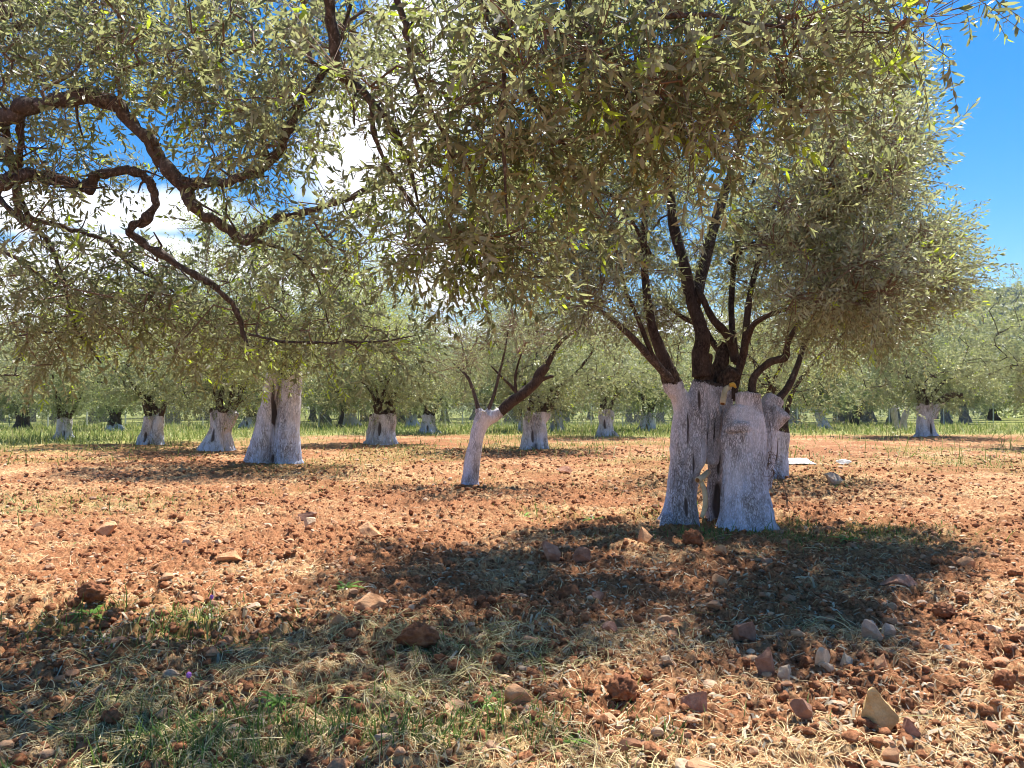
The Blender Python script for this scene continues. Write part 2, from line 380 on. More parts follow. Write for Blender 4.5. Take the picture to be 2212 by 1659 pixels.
def build_ground():
    a = [0.0]
    # angle from +Y: fine inside the view, coarse outside
    fine = np.linspace(-38, 38, 1250); coarse = np.linspace(38, 322, 120)[1:-1]
    ang = np.radians(np.concatenate([fine, coarse])); na = len(ang)
    r = np.concatenate([[0.3, 1.0, 1.8, 2.4], 2.8 * np.exp(np.arange(0, math.log(130 / 2.8), 0.0036)), [150, 200, 300, 450, 700, 1200, 2500, 5000]]); nr = len(r)
    X = r[:, None] * np.sin(ang)[None]; Y = r[:, None] * np.cos(ang)[None]
    Z = gz(X, Y)
    V = np.stack([X, Y, Z], -1).reshape(-1, 3)
    i = np.arange(nr - 1)[:, None] * na; j = np.arange(na)[None]; j2 = (j + 1) % na
    q = np.stack([i + j, i + na + j, i + na + j2, i + j2], -1).reshape(-1, 4)[:, ::-1]
    c = len(V); V = np.vstack([V, [[0, 0, 0]]]); jj = np.arange(na)
    t = np.stack([jj, (jj + 1) % na, np.full(na, c)], 1)[:, ::-1]
    x, y = V[:, 0], V[:, 1]
    at = {'straw': np.clip(hay_amt(x, y), 0, 1), 'green': np.clip(weed_amt(x, y) * .6 , 0, 1), 'field': green_field(x, y)}
    me = mesh_np("ground", V, [q, t], True, at)
    m, N, L, b = newmat("red_soil"); v = objvec(N, L)
    n1 = noise(N, L, v, 3.0, 6, .6); n2 = noise(N, L, v, 40, 5, .7); n3 = noise(N, L, v, 12, 5, .7)
    c = ramp(N, L, n2, [(0.34, (0.05, 0.018, 0.009)), (0.5, (0.22, 0.088, 0.038)), (0.66, (0.46, 0.23, 0.12))])  # darkest stop paints cavity shade in between the crumbs
    c = mixc(N, L, ramp(N, L, n1, [(0.35, 0.0), (0.7, 0.5)]), c, (0.34, 0.15, 0.07))
    s = N.new("ShaderNodeMath"); s.operation = 'MULTIPLY'; L.new(attr(N, 'straw'), s.inputs[0]); L.new(ramp(N, L, n3, [(0.42, 0.0), (0.6, 0.85)]), s.inputs[1])
    c = mixc(N, L, s.outputs[0], c, (0.60, 0.42, 0.22))
    s = N.new("ShaderNodeMath"); s.operation = 'MULTIPLY'; L.new(attr(N, 'green'), s.inputs[0]); L.new(ramp(N, L, n3, [(0.38, 0.3), (0.6, 1.0)]), s.inputs[1])
    c = mixc(N, L, s.outputs[0], c, (0.20, 0.22, 0.06))
    fg = ramp(N, L, noise(N, L, v, .5, 6, .7), [(0.35, (0.11, 0.16, 0.035)), (0.6, (0.32, 0.31, 0.11))])
    c = mixc(N, L, attr(N, 'field'), c, fg)
    L.new(c, b.inputs['Base Color']); b.inputs['Roughness'].default_value = .95; b.inputs['Specular IOR Level'].default_value = .1
    bump(N, L, b, n2, 0.9, 0.012)
    o = link("ground", me, m); tag(o, kind='structure'); return o
build_ground()

# ------------------------------------------------------------------ hills
def build_hills():
    na, nr = 260, 26
    ang = np.radians(np.linspace(-75, 75, na)); rr = np.linspace(430, 1150, nr)
    A, R = np.meshgrid(ang, rr)
    X = R * np.sin(A); Y = R * np.cos(A); deg = np.degrees(A)
    crest = 74 + 44 * sstep(12, 30, deg) + 30 * (fbm2(deg * .09 + 4, deg * 0, 4, 3) - .5) - 18 * sstep(5, -20, deg) + 14 * sstep(-20, -40, deg)
    t = (R - 430) / 720.0
    prof = np.sin(np.clip(t / .75, 0, 1) * np.pi / 2) * (1 - .25 * sstep(.75, 1, t))
    Z = crest * prof + 6 * (fbm2(X * .012, Y * .012, 4, 9) - .5) * sstep(0, .1, t) - .5
    V = np.stack([X, Y, Z], -1).reshape(-1, 3)
    i = np.arange(nr - 1)[:, None] * na; j = np.arange(na - 1)[None]
    q = np.stack([i + j, i + j + 1, i + na + j + 1, i + na + j], -1).reshape(-1, 4)
    me = mesh_np("hills", V, [q], True)
    m = simple("hill_scrub_ground", (0.12, 0.14, 0.065), .95, (0.19, 0.19, 0.10), .06, 0)
    tag(link("hills", me, m), kind='structure')
    # scrub and trees covering the slope
    n = 11000; a = np.radians(RNG.uniform(-38, 40, n)); t = RNG.uniform(0.12, .86, n); r = 430 + 720 * t
    deg = np.degrees(a); x = r * np.sin(a); y = r * np.cos(a)
    crest = 74 + 44 * sstep(12, 30, deg) + 30 * (fbm2(deg * .09 + 4, deg * 0, 4, 3) - .5) - 18 * sstep(5, -20, deg) + 14 * sstep(-20, -40, deg)
    prof = np.sin(np.clip(t / .75, 0, 1) * np.pi / 2) * (1 - .25 * sstep(.75, 1, t))
    z = crest * prof + 6 * (fbm2(x * .012, y * .012, 4, 9) - .5) - 0.3
    s = RNG.uniform(1.0, 2.6, n) ; s[RNG.random(n) < .03] *= 1.8
    # each bush is a lump of 14 leaf-clump faces-blobs
    V0, F0 = ico(1); parts = 5
    Vs, Fs = [], []; off = 0
    for k in range(parts):
        ox, oy, oz = RNG.normal(0, .45, (3, n)) * s; oz = np.abs(oz) * .7
        sc = s * RNG.uniform(.45, .8, n)
        jit = 1 + RNG.uniform(-.3, .3, (n, len(V0)))
        v = V0[None] * jit[..., None] * sc[:, None, None] * np.array([1, 1, .8]) + np.stack([x + ox, y + oy, z + oz + sc * .5], 1)[:, None]
        Vs.append(v.reshape(-1, 3)); Fs.append((F0[None] + (np.arange(n) * len(V0) + off)[:, None, None]).reshape(-1, 3)); off += n * len(V0)
    me = mesh_np("hill_scrub", np.vstack(Vs), [np.vstack(Fs)], False)
    m = island_mat("scrub_foliage", [(0.0, (0.05, 0.08, 0.05)), (0.3, (0.08, 0.115, 0.065)), (0.7, (0.11, 0.15, 0.085)), (1.0, (0.15, 0.18, 0.10))], .9)
    tag(link("scrub_woodland", me, m), "grey green scrub and low trees covering the far hillside", "scrub", kind='stuff')
def ico(level):
    t = (1 + 5 ** .5) / 2
    V = [(-1, t, 0), (1, t, 0), (-1, -t, 0), (1, -t, 0), (0, -1, t), (0, 1, t), (0, -1, -t), (0, 1, -t), (t, 0, -1), (t, 0, 1), (-t, 0, -1), (-t, 0, 1)]
    Fc = [(0, 11, 5), (0, 5, 1), (0, 1, 7), (0, 7, 10), (0, 10, 11), (1, 5, 9), (5, 11, 4), (11, 10, 2), (10, 7, 6), (7, 1, 8), (3, 9, 4), (3, 4, 2), (3, 2, 6), (3, 6, 8), (3, 8, 9), (4, 9, 5), (2, 4, 11), (6, 2, 10), (8, 6, 7), (9, 8, 1)]
    V = [np.array(v, float) / np.linalg.norm(v) for v in V]
    for _ in range(level - 1):
        cache, nf = {}, []
        def mid(a, b):
            k = (min(a, b), max(a, b))
            if k not in cache:
                v = V[a] + V[b]; V.append(v / np.linalg.norm(v)); cache[k] = len(V) - 1
            return cache[k]
        for a, b, c in Fc:
            ab, bc, ca = mid(a, b), mid(b, c), mid(c, a); nf += [(a, ab, ca), (b, bc, ab), (c, ca, bc), (ab, bc, ca)]
        Fc = nf
    return np.array(V), np.array(Fc)
build_hills()

# ------------------------------------------------------------------ trees
def remeshed(parts, voxel, name):
    V, fs = join(parts); me = mesh_np("tmp", V, fs); o = link("tmp", me)
    md = o.modifiers.new("r", 'REMESH'); md.mode = 'VOXEL'; md.voxel_size = voxel; md.use_smooth_shade = True
    sm = o.modifiers.new("s", 'SMOOTH'); sm.factor = .5; sm.iterations = 2
    dg = bpy.context.evaluated_depsgraph_get(); e = o.evaluated_get(dg); m2 = e.to_mesh()
    n = len(m2.vertices); co = np.empty(n * 3, np.float32); m2.vertices.foreach_get("co", co)
    nv = np.empty(n * 3, np.float32); m2.vertex_normals.foreach_get("vector", nv)
    nf = len(m2.polygons); q = np.empty(len(m2.loops), np.int32); m2.loops.foreach_get("vertex_index", q)
    lt = np.empty(nf, np.int32); m2.polygons.foreach_get("loop_total", lt)
    assert (lt == 4).all()
    e.to_mesh_clear(); bpy.data.objects.remove(o); bpy.data.meshes.remove(me)
    return co.reshape(-1, 3).astype(float), nv.reshape(-1, 3).astype(float), q.reshape(-1, 4)

def trunk_mesh(name, parts, voxel, bark=0.008, bfreq=26, wash_top=1.8, wash_var=.25, low_h=.5, rough_h=.6, hollows=(), seed=0, zfreq=5.0, twist=.25):
    co, nv, q = remeshed(parts, voxel, name)
    x, y, z = co.T
    tx = x + twist * z * .3; ty = y
    w = .05 * (vnoise3(x * 6, y * 6, z * 3, seed + 2) - .5)
    n1 = 1 - np.abs(2 * vnoise3((tx + w) * bfreq, (ty + w) * bfreq, z * zfreq, seed) - 1)
    n2 = 1 - np.abs(2 * vnoise3((tx + w) * bfreq * .32, (ty + w) * bfreq * .32, z * zfreq * .25, seed + 1) - 1)
    d = bark * (n1 - .55) * 1.2 + bark * 2.6 * (n2 - .6) + bark * 2.5 * (vnoise3(x * 5, y * 5, z * 3.5, seed + 3) - .5)
    co2 = co + nv * d[:, None]
    z0 = 0
    wash = .5 + (wash_top - z + wash_var * 2 * (vnoise3(x * 3, y * 3, z * 2, seed + 7) - .5)) / .12
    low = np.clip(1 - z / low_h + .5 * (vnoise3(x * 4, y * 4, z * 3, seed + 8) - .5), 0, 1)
    rough = np.clip(1.1 - z / rough_h + .8 * (vnoise3(x * 5, y * 5, z * 3, seed + 9) - .5), 0.0, 1)
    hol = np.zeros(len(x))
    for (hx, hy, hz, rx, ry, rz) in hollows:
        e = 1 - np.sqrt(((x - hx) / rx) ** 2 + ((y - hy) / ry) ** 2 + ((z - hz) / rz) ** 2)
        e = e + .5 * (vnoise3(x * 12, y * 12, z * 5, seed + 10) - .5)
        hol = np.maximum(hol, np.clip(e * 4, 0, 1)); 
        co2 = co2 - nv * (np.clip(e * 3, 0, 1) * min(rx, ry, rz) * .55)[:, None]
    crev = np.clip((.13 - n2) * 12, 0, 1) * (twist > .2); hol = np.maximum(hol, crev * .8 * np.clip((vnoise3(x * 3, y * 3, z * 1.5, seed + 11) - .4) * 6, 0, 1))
    return mesh_np(name, co2, [q], True, {'wash': np.clip(wash, 0, 1), 'low': low, 'rough': rough, 'hollow': hol})

def basis(dirs, rng):
    """rotation matrices whose columns are side, up, dir"""
    d = dirs / (np.linalg.norm(dirs, axis=1)[:, None] + 1e-9); r = rng.normal(size=d.shape)
    s = np.cross(d, r); s /= np.linalg.norm(s, axis=1)[:, None] + 1e-9; u = np.cross(s, d)
    return np.stack([s, u, d], 2)
def shoot_proto(rng, pairs=9, L=.30, leafL=.055, leafW=.0065, detail=True, young=False):
    """an olive shoot along +Z with opposite leaf pairs; returns leaf verts, quads, tris, stem path, young flags"""
    V, Q, T, Y = [], [], [], []; bend = rng.normal(0, .18, 2)
    def stem(t): return np.array([bend[0] * t * t * L, bend[1] * t * t * L, t * L])
    k = 0
    for i in range(pairs + 1):
        t = .08 + .92 * i / pairs; last = i == pairs
        for s in range(2 if not last else 3):
            a = (i % 2) * math.pi / 2 + s * (math.pi if not last else 2.1) + rng.normal(0, .35)
            tilt = rng.uniform(.65, 1.15) if not last else rng.uniform(.1, .5)
            if rng.random() < .10: continue
            d = np.array([math.cos(a) * math.sin(tilt), math.sin(a) * math.sin(tilt), math.cos(tilt)])
            nrm = np.array([0, 0, 1.0]) - d * d[2]; nrm = nrm / (np.linalg.norm(nrm) + 1e-6) + rng.normal(0, .35, 3); nrm -= d * nrm.dot(d); nrm /= np.linalg.norm(nrm)
            side = np.cross(d, nrm); l = leafL * rng.uniform(.65, 1.2) * (1 - .25 * t * (1 if last else .6)); w = leafW * rng.uniform(.8, 1.2)
            b = stem(t); droop = rng.uniform(-.05, .22)
            if detail:
                pts = [b - side * w * .15, b + side * w * .15, b + d * l * .35 - side * w + nrm * .02 * l, b + d * l * .35 + side * w + nrm * .02 * l,
                       b + d * l * .72 - side * w * .78 - nrm * l * droop * .4, b + d * l * .72 + side * w * .78 - nrm * l * droop * .4, b + d * l - nrm * l * droop]
                Q += [[k, k + 1, k + 3, k + 2], [k + 2, k + 3, k + 5, k + 4]]; T += [[k + 4, k + 5, k + 6]]; n = 7
            else:
                pts = [b, b + d * l * .5 + side * w, b + d * l, b + d * l * .5 - side * w]; Q += [[k, k + 1, k + 2, k + 3]]; n = 4
            V += pts; yv = 1.0 if (young and t > .72) else 0.0
            Y += [yv] * n; k += n
    return np.array(V), np.array(Q), np.array(T) if T else np.zeros((0, 3), int), np.array([stem(t) for t in (0, .5, 1.)]), np.array(Y)

def leaves_mesh(name, pos, dirs, scl, rng, young_p=.08, nproto=10, tip=True, **kw):
    protos = [shoot_proto(rng, young=False, **kw) for _ in range(nproto)] + [shoot_proto(rng, young=True, **kw) for _ in range(3)]
    R = basis(dirs, rng); which = rng.integers(0, nproto, len(pos)); yy = rng.random(len(pos)) < young_p
    which = np.where(yy, nproto + rng.integers(0, 3, len(pos)), which)
    Vs, Qs, Ts, Ys = [], [], [], []; off = 0; SA, SB = [], []
    for p, (V, Q, T, st, Y) in enumerate(protos):
        idx = np.nonzero(which == p)[0]
        if not len(idx): continue
        v = np.einsum('mij,nj->mni', R[idx], V) * scl[idx][:, None, None] + pos[idx][:, None]
        Vs.append(v.reshape(-1, 3)); o = (np.arange(len(idx)) * len(V) + off)[:, None, None]
        Qs.append((Q[None] + o).reshape(-1, 4)); 
        if len(T): Ts.append((T[None] + o).reshape(-1, 3))
        Ys.append(np.tile(Y, len(idx))); off += len(idx) * len(V)
        s = np.einsum('mij,nj->mni', R[idx], st) * scl[idx][:, None, None] + pos[idx][:, None]
        SA += [s[:, 0], s[:, 1]]; SB += [s[:, 1], s[:, 2]]
    fs = [np.vstack(Qs)] + ([np.vstack(Ts)] if Ts else [])
    return mesh_np(name, np.vstack(Vs), fs, False, {'young': np.concatenate(Ys)}), np.vstack(SA), np.vstack(SB)

def grow(nodes, centers, rng, step=.25, sag=0.0, rise=0.25):
    """greedy attachment of centers to an existing skeleton; returns segments with radii by load"""
    nodes = [np.asarray(n, float) for n in nodes]; parent = [-1] * len(nodes); base_n = len(nodes)
    ref = np.array(nodes); d0 = np.min(np.linalg.norm(centers[:, None] - ref[None], axis=2), axis=1)
    cid = np.zeros(len(centers), int)
    for ci in np.argsort(d0):
        c = centers[ci]; A = np.array(nodes); d = np.linalg.norm(A - c, axis=1) ; k = int(np.argmin(d))
        a = A[k]; L = d[k]; n = max(2, int(L / step)); prev = k; wob = rng.normal(0, .10 * L, 3)
        for i in range(1, n + 1):
            t = i / n; p = a + (c - a) * t + wob * math.sin(math.pi * t) + np.array([0, 0, (rise * L) * math.sin(math.pi * t)]) + (rng.normal(0, .012, 3) if i < n else 0)
            nodes.append(p); parent.append(prev); prev = len(nodes) - 1
        cid[ci] = prev
    nodes = np.array(nodes); load = np.zeros(len(nodes)); load[cid] += 1
    for i in range(len(nodes) - 1, base_n - 1, -1):
        if parent[i] >= 0: load[parent[i]] += load[i]
    idx = np.arange(base_n, len(nodes)); par = np.array(parent)[idx]
    return nodes[par], nodes[idx], load[par], load[idx], base_n, par

def make_crown(root, centers, skel, rng, per=16, sigma=.2, crown_c=None, out=.6, up=.1, droop=0.0, scl=(.7, 1.25), mat=None, r0=.004, rexp=.42, twig_n=4,
               young=.08, stem_r=.0016, stems=True, step=.25, rise=.22, twig_mat=None, detail=True, **kw):
    A, B, la, lb, bn, par = grow(skel, centers, rng, step=step, rise=rise)
    rb = r0 * np.maximum(lb, 1) ** rexp; ra = np.where(par < bn, rb * 1.15, r0 * np.maximum(la, 1) ** rexp)
    n = len(centers) * per
    c = np.repeat(centers, per, 0); off = rng.normal(0, sigma, (n, 3)) * np.array([1, 1, .85]); pos = c + off
    cc = np.asarray(crown_c)
    o = pos - cc; o /= np.linalg.norm(o, axis=1)[:, None] + 1e-6; o2 = off / (np.linalg.norm(off, axis=1)[:, None] + 1e-6)
    dirs = o * out + o2 * .7 + rng.normal(0, .45, (n, 3)) + np.array([0, 0, up - droop])
    s = rng.uniform(scl[0], scl[1], n)
    me, SA, SB = leaves_mesh("crown", pos, dirs, s, rng, young_p=young, detail=detail, **kw)
    link("crown", me, mat, root)
    P_ = [segs_mesh(A, B, ra, rb, twig_n)]
    if stems:
        m = c * .85 + pos * .15 - np.array([0, 0, .02])
        P_.append(segs_mesh(SA, SB, np.full(len(SA), stem_r), np.full(len(SA), stem_r * .7), 3))
        P_.append(segs_mesh(m, pos, np.full(n, stem_r * 1.8), np.full(n, stem_r), 3))
    V, fs = join(P_)
    link("twig_sprays", mesh_np("twig_sprays", V, fs, True), twig_mat or M_TWIG, root)
def to_local(pts, org): return np.asarray(pts, float) - np.asarray(org, float)

def limb_obj(root, path, rad, mat=M_BARK, nseg=14, lump=.16, sub=7, seed=1, name="limb"):
    V, fs = tube(path, rad, nseg, lump, seed, sub); return link(name, mesh_np(name, V, fs, True), mat, root)

def in_cells(cells, rng):
    """cells: (x, y, rx, ry, D0, D1, n) picture ellipses with a depth range -> world points"""
    out = []
    for (x, y, rx, ry, d0, d1, n) in cells:
        for _ in range(n):
            a = rng.uniform(0, 2 * math.pi); q = math.sqrt(rng.random())
            out.append(P(x + rx * q * math.cos(a), y + ry * q * math.sin(a), rng.uniform(d0, d1)))
    return np.array(out)

# ---- the near olive tree whose boughs hang into the picture from the left and from above
def near_tree():
    rng = np.random.default_rng(11); org = np.array([-4.75, 4.3, 0]); root = empty("olive_tree", org)
    tag(root, "nearest olive tree, dark bent boughs reaching in from the left over the whole top", "tree")
    top = np.array([-4.6, 4.35, 1.75])
    parts = [tube([[-4.75 + dx * 1.3, 4.3 + dy * 1.3, -.15], [-4.72 + dx, 4.3 + dy, .5], [-4.68 + dx * .8, 4.33 + dy * .8, 1.2], [-4.6 + dx * .7, 4.35 + dy * .7, 1.85]], [.27, .2, .18, .15], 18, .15, i, 6) for i, (dx, dy) in enumerate([(.2, 0), (-.15, .16), (-.1, -.18)])]
    V = trunk_mesh("trunk", [(v - org, f) for v, f in parts], .03, seed=4)
    link("trunk", V, M_WASH, root)
    def w(*p): return [np.array(q, float) for q in p]
    A = w((-4.6, 4.35, 1.6), (-4.5, 4.5, 2.5)) + [P4(-420, 620, 4.9), P4(0, 468, 5.0), P4(127, 408, 5.0), P4(348, 380, 5.05), P4(475, 432, 5.1), P4(570, 538, 5.15), P4(633, 633, 5.2), P4(728, 728, 5.2)]
    Ar = [.13, .10, .075, .056, .052, .048, .046, .044, .044, .046]
    A1 = [P4(728, 728, 5.2), P4(775, 833, 5.25), P4(860, 872, 5.3), P4(962, 943, 5.4), P4(1076, 867, 5.3), P4(1266, 818, 5.1), P4(1400, 765, 4.9), P4(1560, 700, 4.7)]
    A1r = [.042, .034, .03, .034, .026, .021, .017, .012]
    A2 = [P4(728, 728, 5.2), P4(800, 722, 5.2), P4(918, 705, 5.1), P4(1063, 645, 4.95), P4(1127, 538, 4.8), P4(1190, 392, 4.6), P4(1266, 300, 4.4), P4(1330, 180, 4.2), P4(1380, 20, 4.0)]
    A2r = [.038, .034, .031, .029, .026, .022, .016, .012, .009]
    B = w((-4.6, 4.35, 1.6), (-4.4, 4.7, 2.2)) + [P4(-300, 760, 5.1), P4(0, 722, 5.15), P4(95, 697, 5.15), P4(221, 706, 5.2), P4(330, 740, 5.2), P4(372, 758, 5.2)]
    Br = [.12, .08, .05, .040, .039, .037, .034, .022]
    B2 = [P4(340, 740, 5.2), P4(385, 688, 5.2), P4(494, 671, 5.25), P4(585, 712, 5.3), P4(610, 791, 5.35), P4(572, 867, 5.4), P4(511, 915, 5.45), P4(663, 1019, 5.6), P4(862, 1145, 5.7), P4(928, 1224, 5.8), P4(962, 1317, 5.9), P4(985, 1390, 5.9)]
    B2r = [.034, .032, .030, .031, .03, .027, .03, .026, .022, .019, .014, .008]
    C1 = [P4(-60, 440, 5.05), P4(15, 506, 5.1), P4(57, 696, 5.4), P4(82, 850, 5.6), P4(199, 966, 5.8), P4(265, 1165, 6.0), P4(298, 1290, 6.1), P4(398, 1430, 6.2)]
    C1r = [.03, .025, .022, .022, .018, .014, .010, .006]
    C2 = [P4(80, 430, 5.0), P4(78, 620, 5.3), P4(70, 720, 5.5), P4(110, 850, 5.7), P4(245, 893, 5.8), P4(411, 946, 5.9), P4(517, 1045, 6.0), P4(650, 1120, 6.1), P4(760, 1230, 6.2)]
    C2r = [.022, .02, .018, .02, .017, .015, .013, .011, .007]
    C3 = [P4(-200, 700, 5.4), P4(-30, 760, 5.6), P4(60, 850, 5.6), P4(90, 870, 5.65)]; C3r = [.03, .022, .018, .015]
    C4 = [P4(-100, 960, 6.0), P4(40, 1000, 6.0), P4(220, 1130, 6.1), P4(330, 1160, 6.2), P4(460, 1190, 6.3)]; C4r = [.02, .016, .013, .010, .006]
    C5 = [P4(60, 1325, 6.3), P4(160, 1308, 6.2), P4(265, 1315, 6.2), P4(380, 1345, 6.3)]; C5r = [.007, .009, .009, .006]
    O = w((-4.6, 4.35, 1.6), (-4.2, 3.9, 3.0), (-3.2, 3.2, 4.2), (-1.8, 2.9, 4.6), (-.5, 2.9, 4.55), (.8, 3.1, 4.3), (1.6, 3.3, 4.0), (2.3, 3.5, 3.75)); Or = [.14, .12, .10, .085, .07, .05, .035, .02]
    H1 = w((-1.4, 2.9, 4.6), (-.9, 3.3, 4.0)) + [P4(1290, -60, 3.7), P4(1332, 250, 3.9), P4(1458, 392, 4.0), P4(1553, 520, 4.1), P4(1610, 640, 4.2), P4(1650, 830, 4.3)]; H1r = [.04, .032, .027, .024, .021, .018, .013, .007]
    H2 = w((-.4, 2.9, 4.55)) + [P4(1850, -200, 3.4), P4(1965, 150, 3.5), P4(2060, 304, 3.6), P4(2154, 475, 3.7), P4(2218, 557, 3.75), P4(2260, 700, 3.8)]; H2r = [.03, .022, .015, .013, .011, .008, .004]
    H3 = w((-.1, 2.95, 4.5)) + [P4(2010, -100, 3.2), P4(1995, 180, 3.3), P4(1978, 400, 3.4), P4(1985, 640, 3.5), P4(2000, 900, 3.6)]; H3r = [.02, .015, .011, .009, .007, .004]
    H4 = w((.5, 3.05, 4.35)) + [P4(2240, -60, 3.3), P4(2344, 127, 3.3), P4(2430, 250, 3.35), P4(2500, 420, 3.4), P4(2700, 520, 3.5)]; H4r = [.02, .015, .011, .009, .007, .004]
    H5 = w((1.0, 3.15, 4.25)) + [P4(2560, -40, 3.1), P4(2800, 60, 3.1), P4(3100, 110, 3.15), P4(3500, 130, 3.2)]; H5r = [.018, .012, .009, .007, .003]
    H6 = [P4(1458, 392, 4.0), P4(1500, 600, 4.1), P4(1700, 900, 4.3), P4(1950, 1070, 4.4), P4(2250, 1090, 4.5)]; H6r = [.014, .012, .010, .008, .004]
    H7 = w((-.9, 2.9, 4.6)) + [P4(1550, -50, 3.4), P4(1600, 150, 3.5), P4(1640, 330, 3.6), P4(1760, 560, 3.7), P4(1800, 800, 3.8)]; H7r = [.02, .015, .012, .01, .008, .004]
    E1 = [P4(-600, 300, 5.6), P4(-100, 150, 5.9), P4(200, 60, 6.2), P4(500, -60, 6.5)]; E1r = [.05, .04, .03, .02]
    J1 = [P4(962, 943, 5.4), P4(1050, 960, 5.6), P4(1170, 1010, 5.8), P4(1250, 1120, 6.0), P4(1300, 1300, 6.2)]; J1r = [.018, .014, .011, .008, .005]
    J2 = [P4(981, 1317, 5.9), P4(1120, 1345, 6.0), P4(1270, 1350, 6.0), P4(1480, 1345, 6.0), P4(1640, 1320, 6.0)]; J2r = [.010, .010, .011, .009, .004]
    E0 = w((-4.6, 4.35, 1.6), (-4.9, 4.9, 3.0)) + [P4(-600, 300, 5.6)]; E0r = [.12, .09, .05]
    E2 = w((-4.9, 4.9, 3.0), (-4.0, 5.8, 4.6), (-2.8, 6.8, 5.6), (-1.2, 7.4, 6.2), (.4, 7.6, 6.4)); E2r = [.10, .08, .06, .04, .02]  # unseen limb added to carry the shade-casting clumps overhead
    allp = [E2, A, A1, A2, B, B2, C1, C2, C3, C4, C5, O, H1, H2, H3, H4, H5, H6, H7, E0, E1, J1, J2]
    allr = [E2r, Ar, A1r, A2r, Br, B2r, C1r, C2r, C3r, C4r, C5r, Or, H1r, H2r, H3r, H4r, H5r, H6r, H7r, E0r, E1r, J1r, J2r]
    skel = []; spur = []
    for i, (p, r) in enumerate(zip(allp, allr)):
        p = to_local(p, org); Cb = catmull(np.hstack([p, np.array(r)[:, None]]), 5); nb = len(Cb)
        Cb[1:-1, :3] += rng.normal(0, 1, (nb - 2, 3)) * Cb[1:-1, 3:4] * .22; Cb[:, 3] *= 1 + rng.normal(0, .09, nb); kk = rng.random(nb) < .10; Cb[kk, 3] *= 1.28
        limb_obj(root, Cb[:, :3], Cb[:, 3], M_BARK, 18, .26, 4, i, "bough"); s = catmull(p, 4)
        for j_ in range(2, nb - 1):
            if rng.random() < .28 and i not in (11,):
                q_ = Cb[j_, :3]; d_ = rng.normal(0, 1, 3); d_ /= np.linalg.norm(d_); l_ = rng.uniform(.06, .30); rr_ = min(.012, Cb[j_, 3] * .4)
                spur.append(segs_mesh([q_, q_ + d_ * l_ * .5], [q_ + d_ * l_ * .5, q_ + d_ * l_ + rng.normal(0, .03, 3)], [rr_, rr_ * .7], [rr_ * .7, rr_ * .4], 6)); skel.append(s[3:] if i in (1, 4, 11, 19) else s)
    skel = np.vstack(skel); V, fs = join(spur); link('spur_sprays', mesh_np('spur_sprays', V, fs, True), M_BARK, root)
    cells = [
        (110, 80, 230, 130, 4.8, 6.3, 26), (330, 60, 230, 90, 4.5, 6.2, 24), (60, 230, 120, 120, 4.8, 6.0, 8), (330, 170, 180, 70, 4.6, 6, 10), (150, 330, 120, 70, 5, 6.2, 4),
        (560, 120, 160, 140, 4.2, 5.6, 15), (700, 70, 130, 90, 3.8, 5, 9), (470, 300, 130, 90, 4.6, 5.8, 9), (640, 260, 90, 60, 4.2, 5.4, 6),
        (560, 620, 180, 90, 5.5, 7.2, 10), (60, 600, 160, 90, 5.4, 7.2, 13), (260, 640, 190, 110, 5.4, 7.2, 30), (90, 720, 160, 80, 5.6, 7.2, 15), (420, 700, 170, 80, 5.6, 7.0, 22), (640, 700, 140, 60, 5.6, 6.6, 10), (810, 735, 90, 30, 5.6, 6.4, 5),
        (60, 460, 120, 70, 5, 6.5, 4), (560, 480, 120, 50, 5, 6, 4), (760, 440, 120, 60, 4.8, 5.8, 6), (720, 560, 90, 50, 5, 6, 6),
        (900, 120, 190, 130, 3.3, 4.6, 13), (1040, 300, 150, 130, 3.4, 4.6, 11), (1160, 110, 180, 130, 3.0, 4.2, 18), (1000, 470, 160, 100, 3.8, 4.8, 15), (1190, 360, 120, 110, 3.5, 4.4, 12), (1130, 540, 110, 50, 4.0, 4.8, 9), (900, 330, 90, 60, 3.8, 4.8, 6), (880, 520, 70, 80, 4.2, 5.0, 3),
        (1380, 110, 150, 110, 3.0, 4.0, 16), (1540, 150, 140, 120, 3.0, 3.9, 12), (1400, 270, 120, 80, 3.2, 4.0, 9), (1560, 290, 90, 60, 3.2, 4.0, 7), (1300, 430, 70, 60, 3.6, 4.3, 3),
        (1700, 210, 70, 60, 3.3, 3.9, 5), (1790, 40, 160, 30, 3.0, 3.6, 10), (1980, 40, 60, 28, 3.1, 3.5, 4), (1250, -60, 500, 60, 2.8, 4.2, 26), (400, -80, 500, 60, 4, 6, 18),
    ]
    c = in_cells(cells, rng)
    extra = np.stack([rng.uniform(-4.2, -1.2, 30), rng.uniform(5.8, 8.0, 30), rng.uniform(3.7, 5.2, 30)], 1)  # more high clumps added for the shade they cast
    ex2 = np.stack([rng.uniform(-2.8, 1.9, 120), rng.uniform(5.9, 8.6, 120), rng.uniform(5.0, 6.2, 120)], 1); ex2[:, 2] = np.maximum(ex2[:, 2], 1.9 + ex2[:, 1] * .60)  # unseen upper clumps added to shade the lower left ground
    c = np.vstack([c, extra, ex2]) - org
    make_crown(root, c, skel, rng, per=10, sigma=.13, crown_c=np.array([-1.5, 4.2, 4.3]) - org, out=.25, up=-.05, droop=.25, scl=(.6, 1.15), mat=M_LEAF, r0=.0042, rexp=.36,
               young=.14, stem_r=.0016, pairs=7, L=.27, leafL=.080, leafW=.0092, detail=True, step=.14, rise=.05)
near_tree()

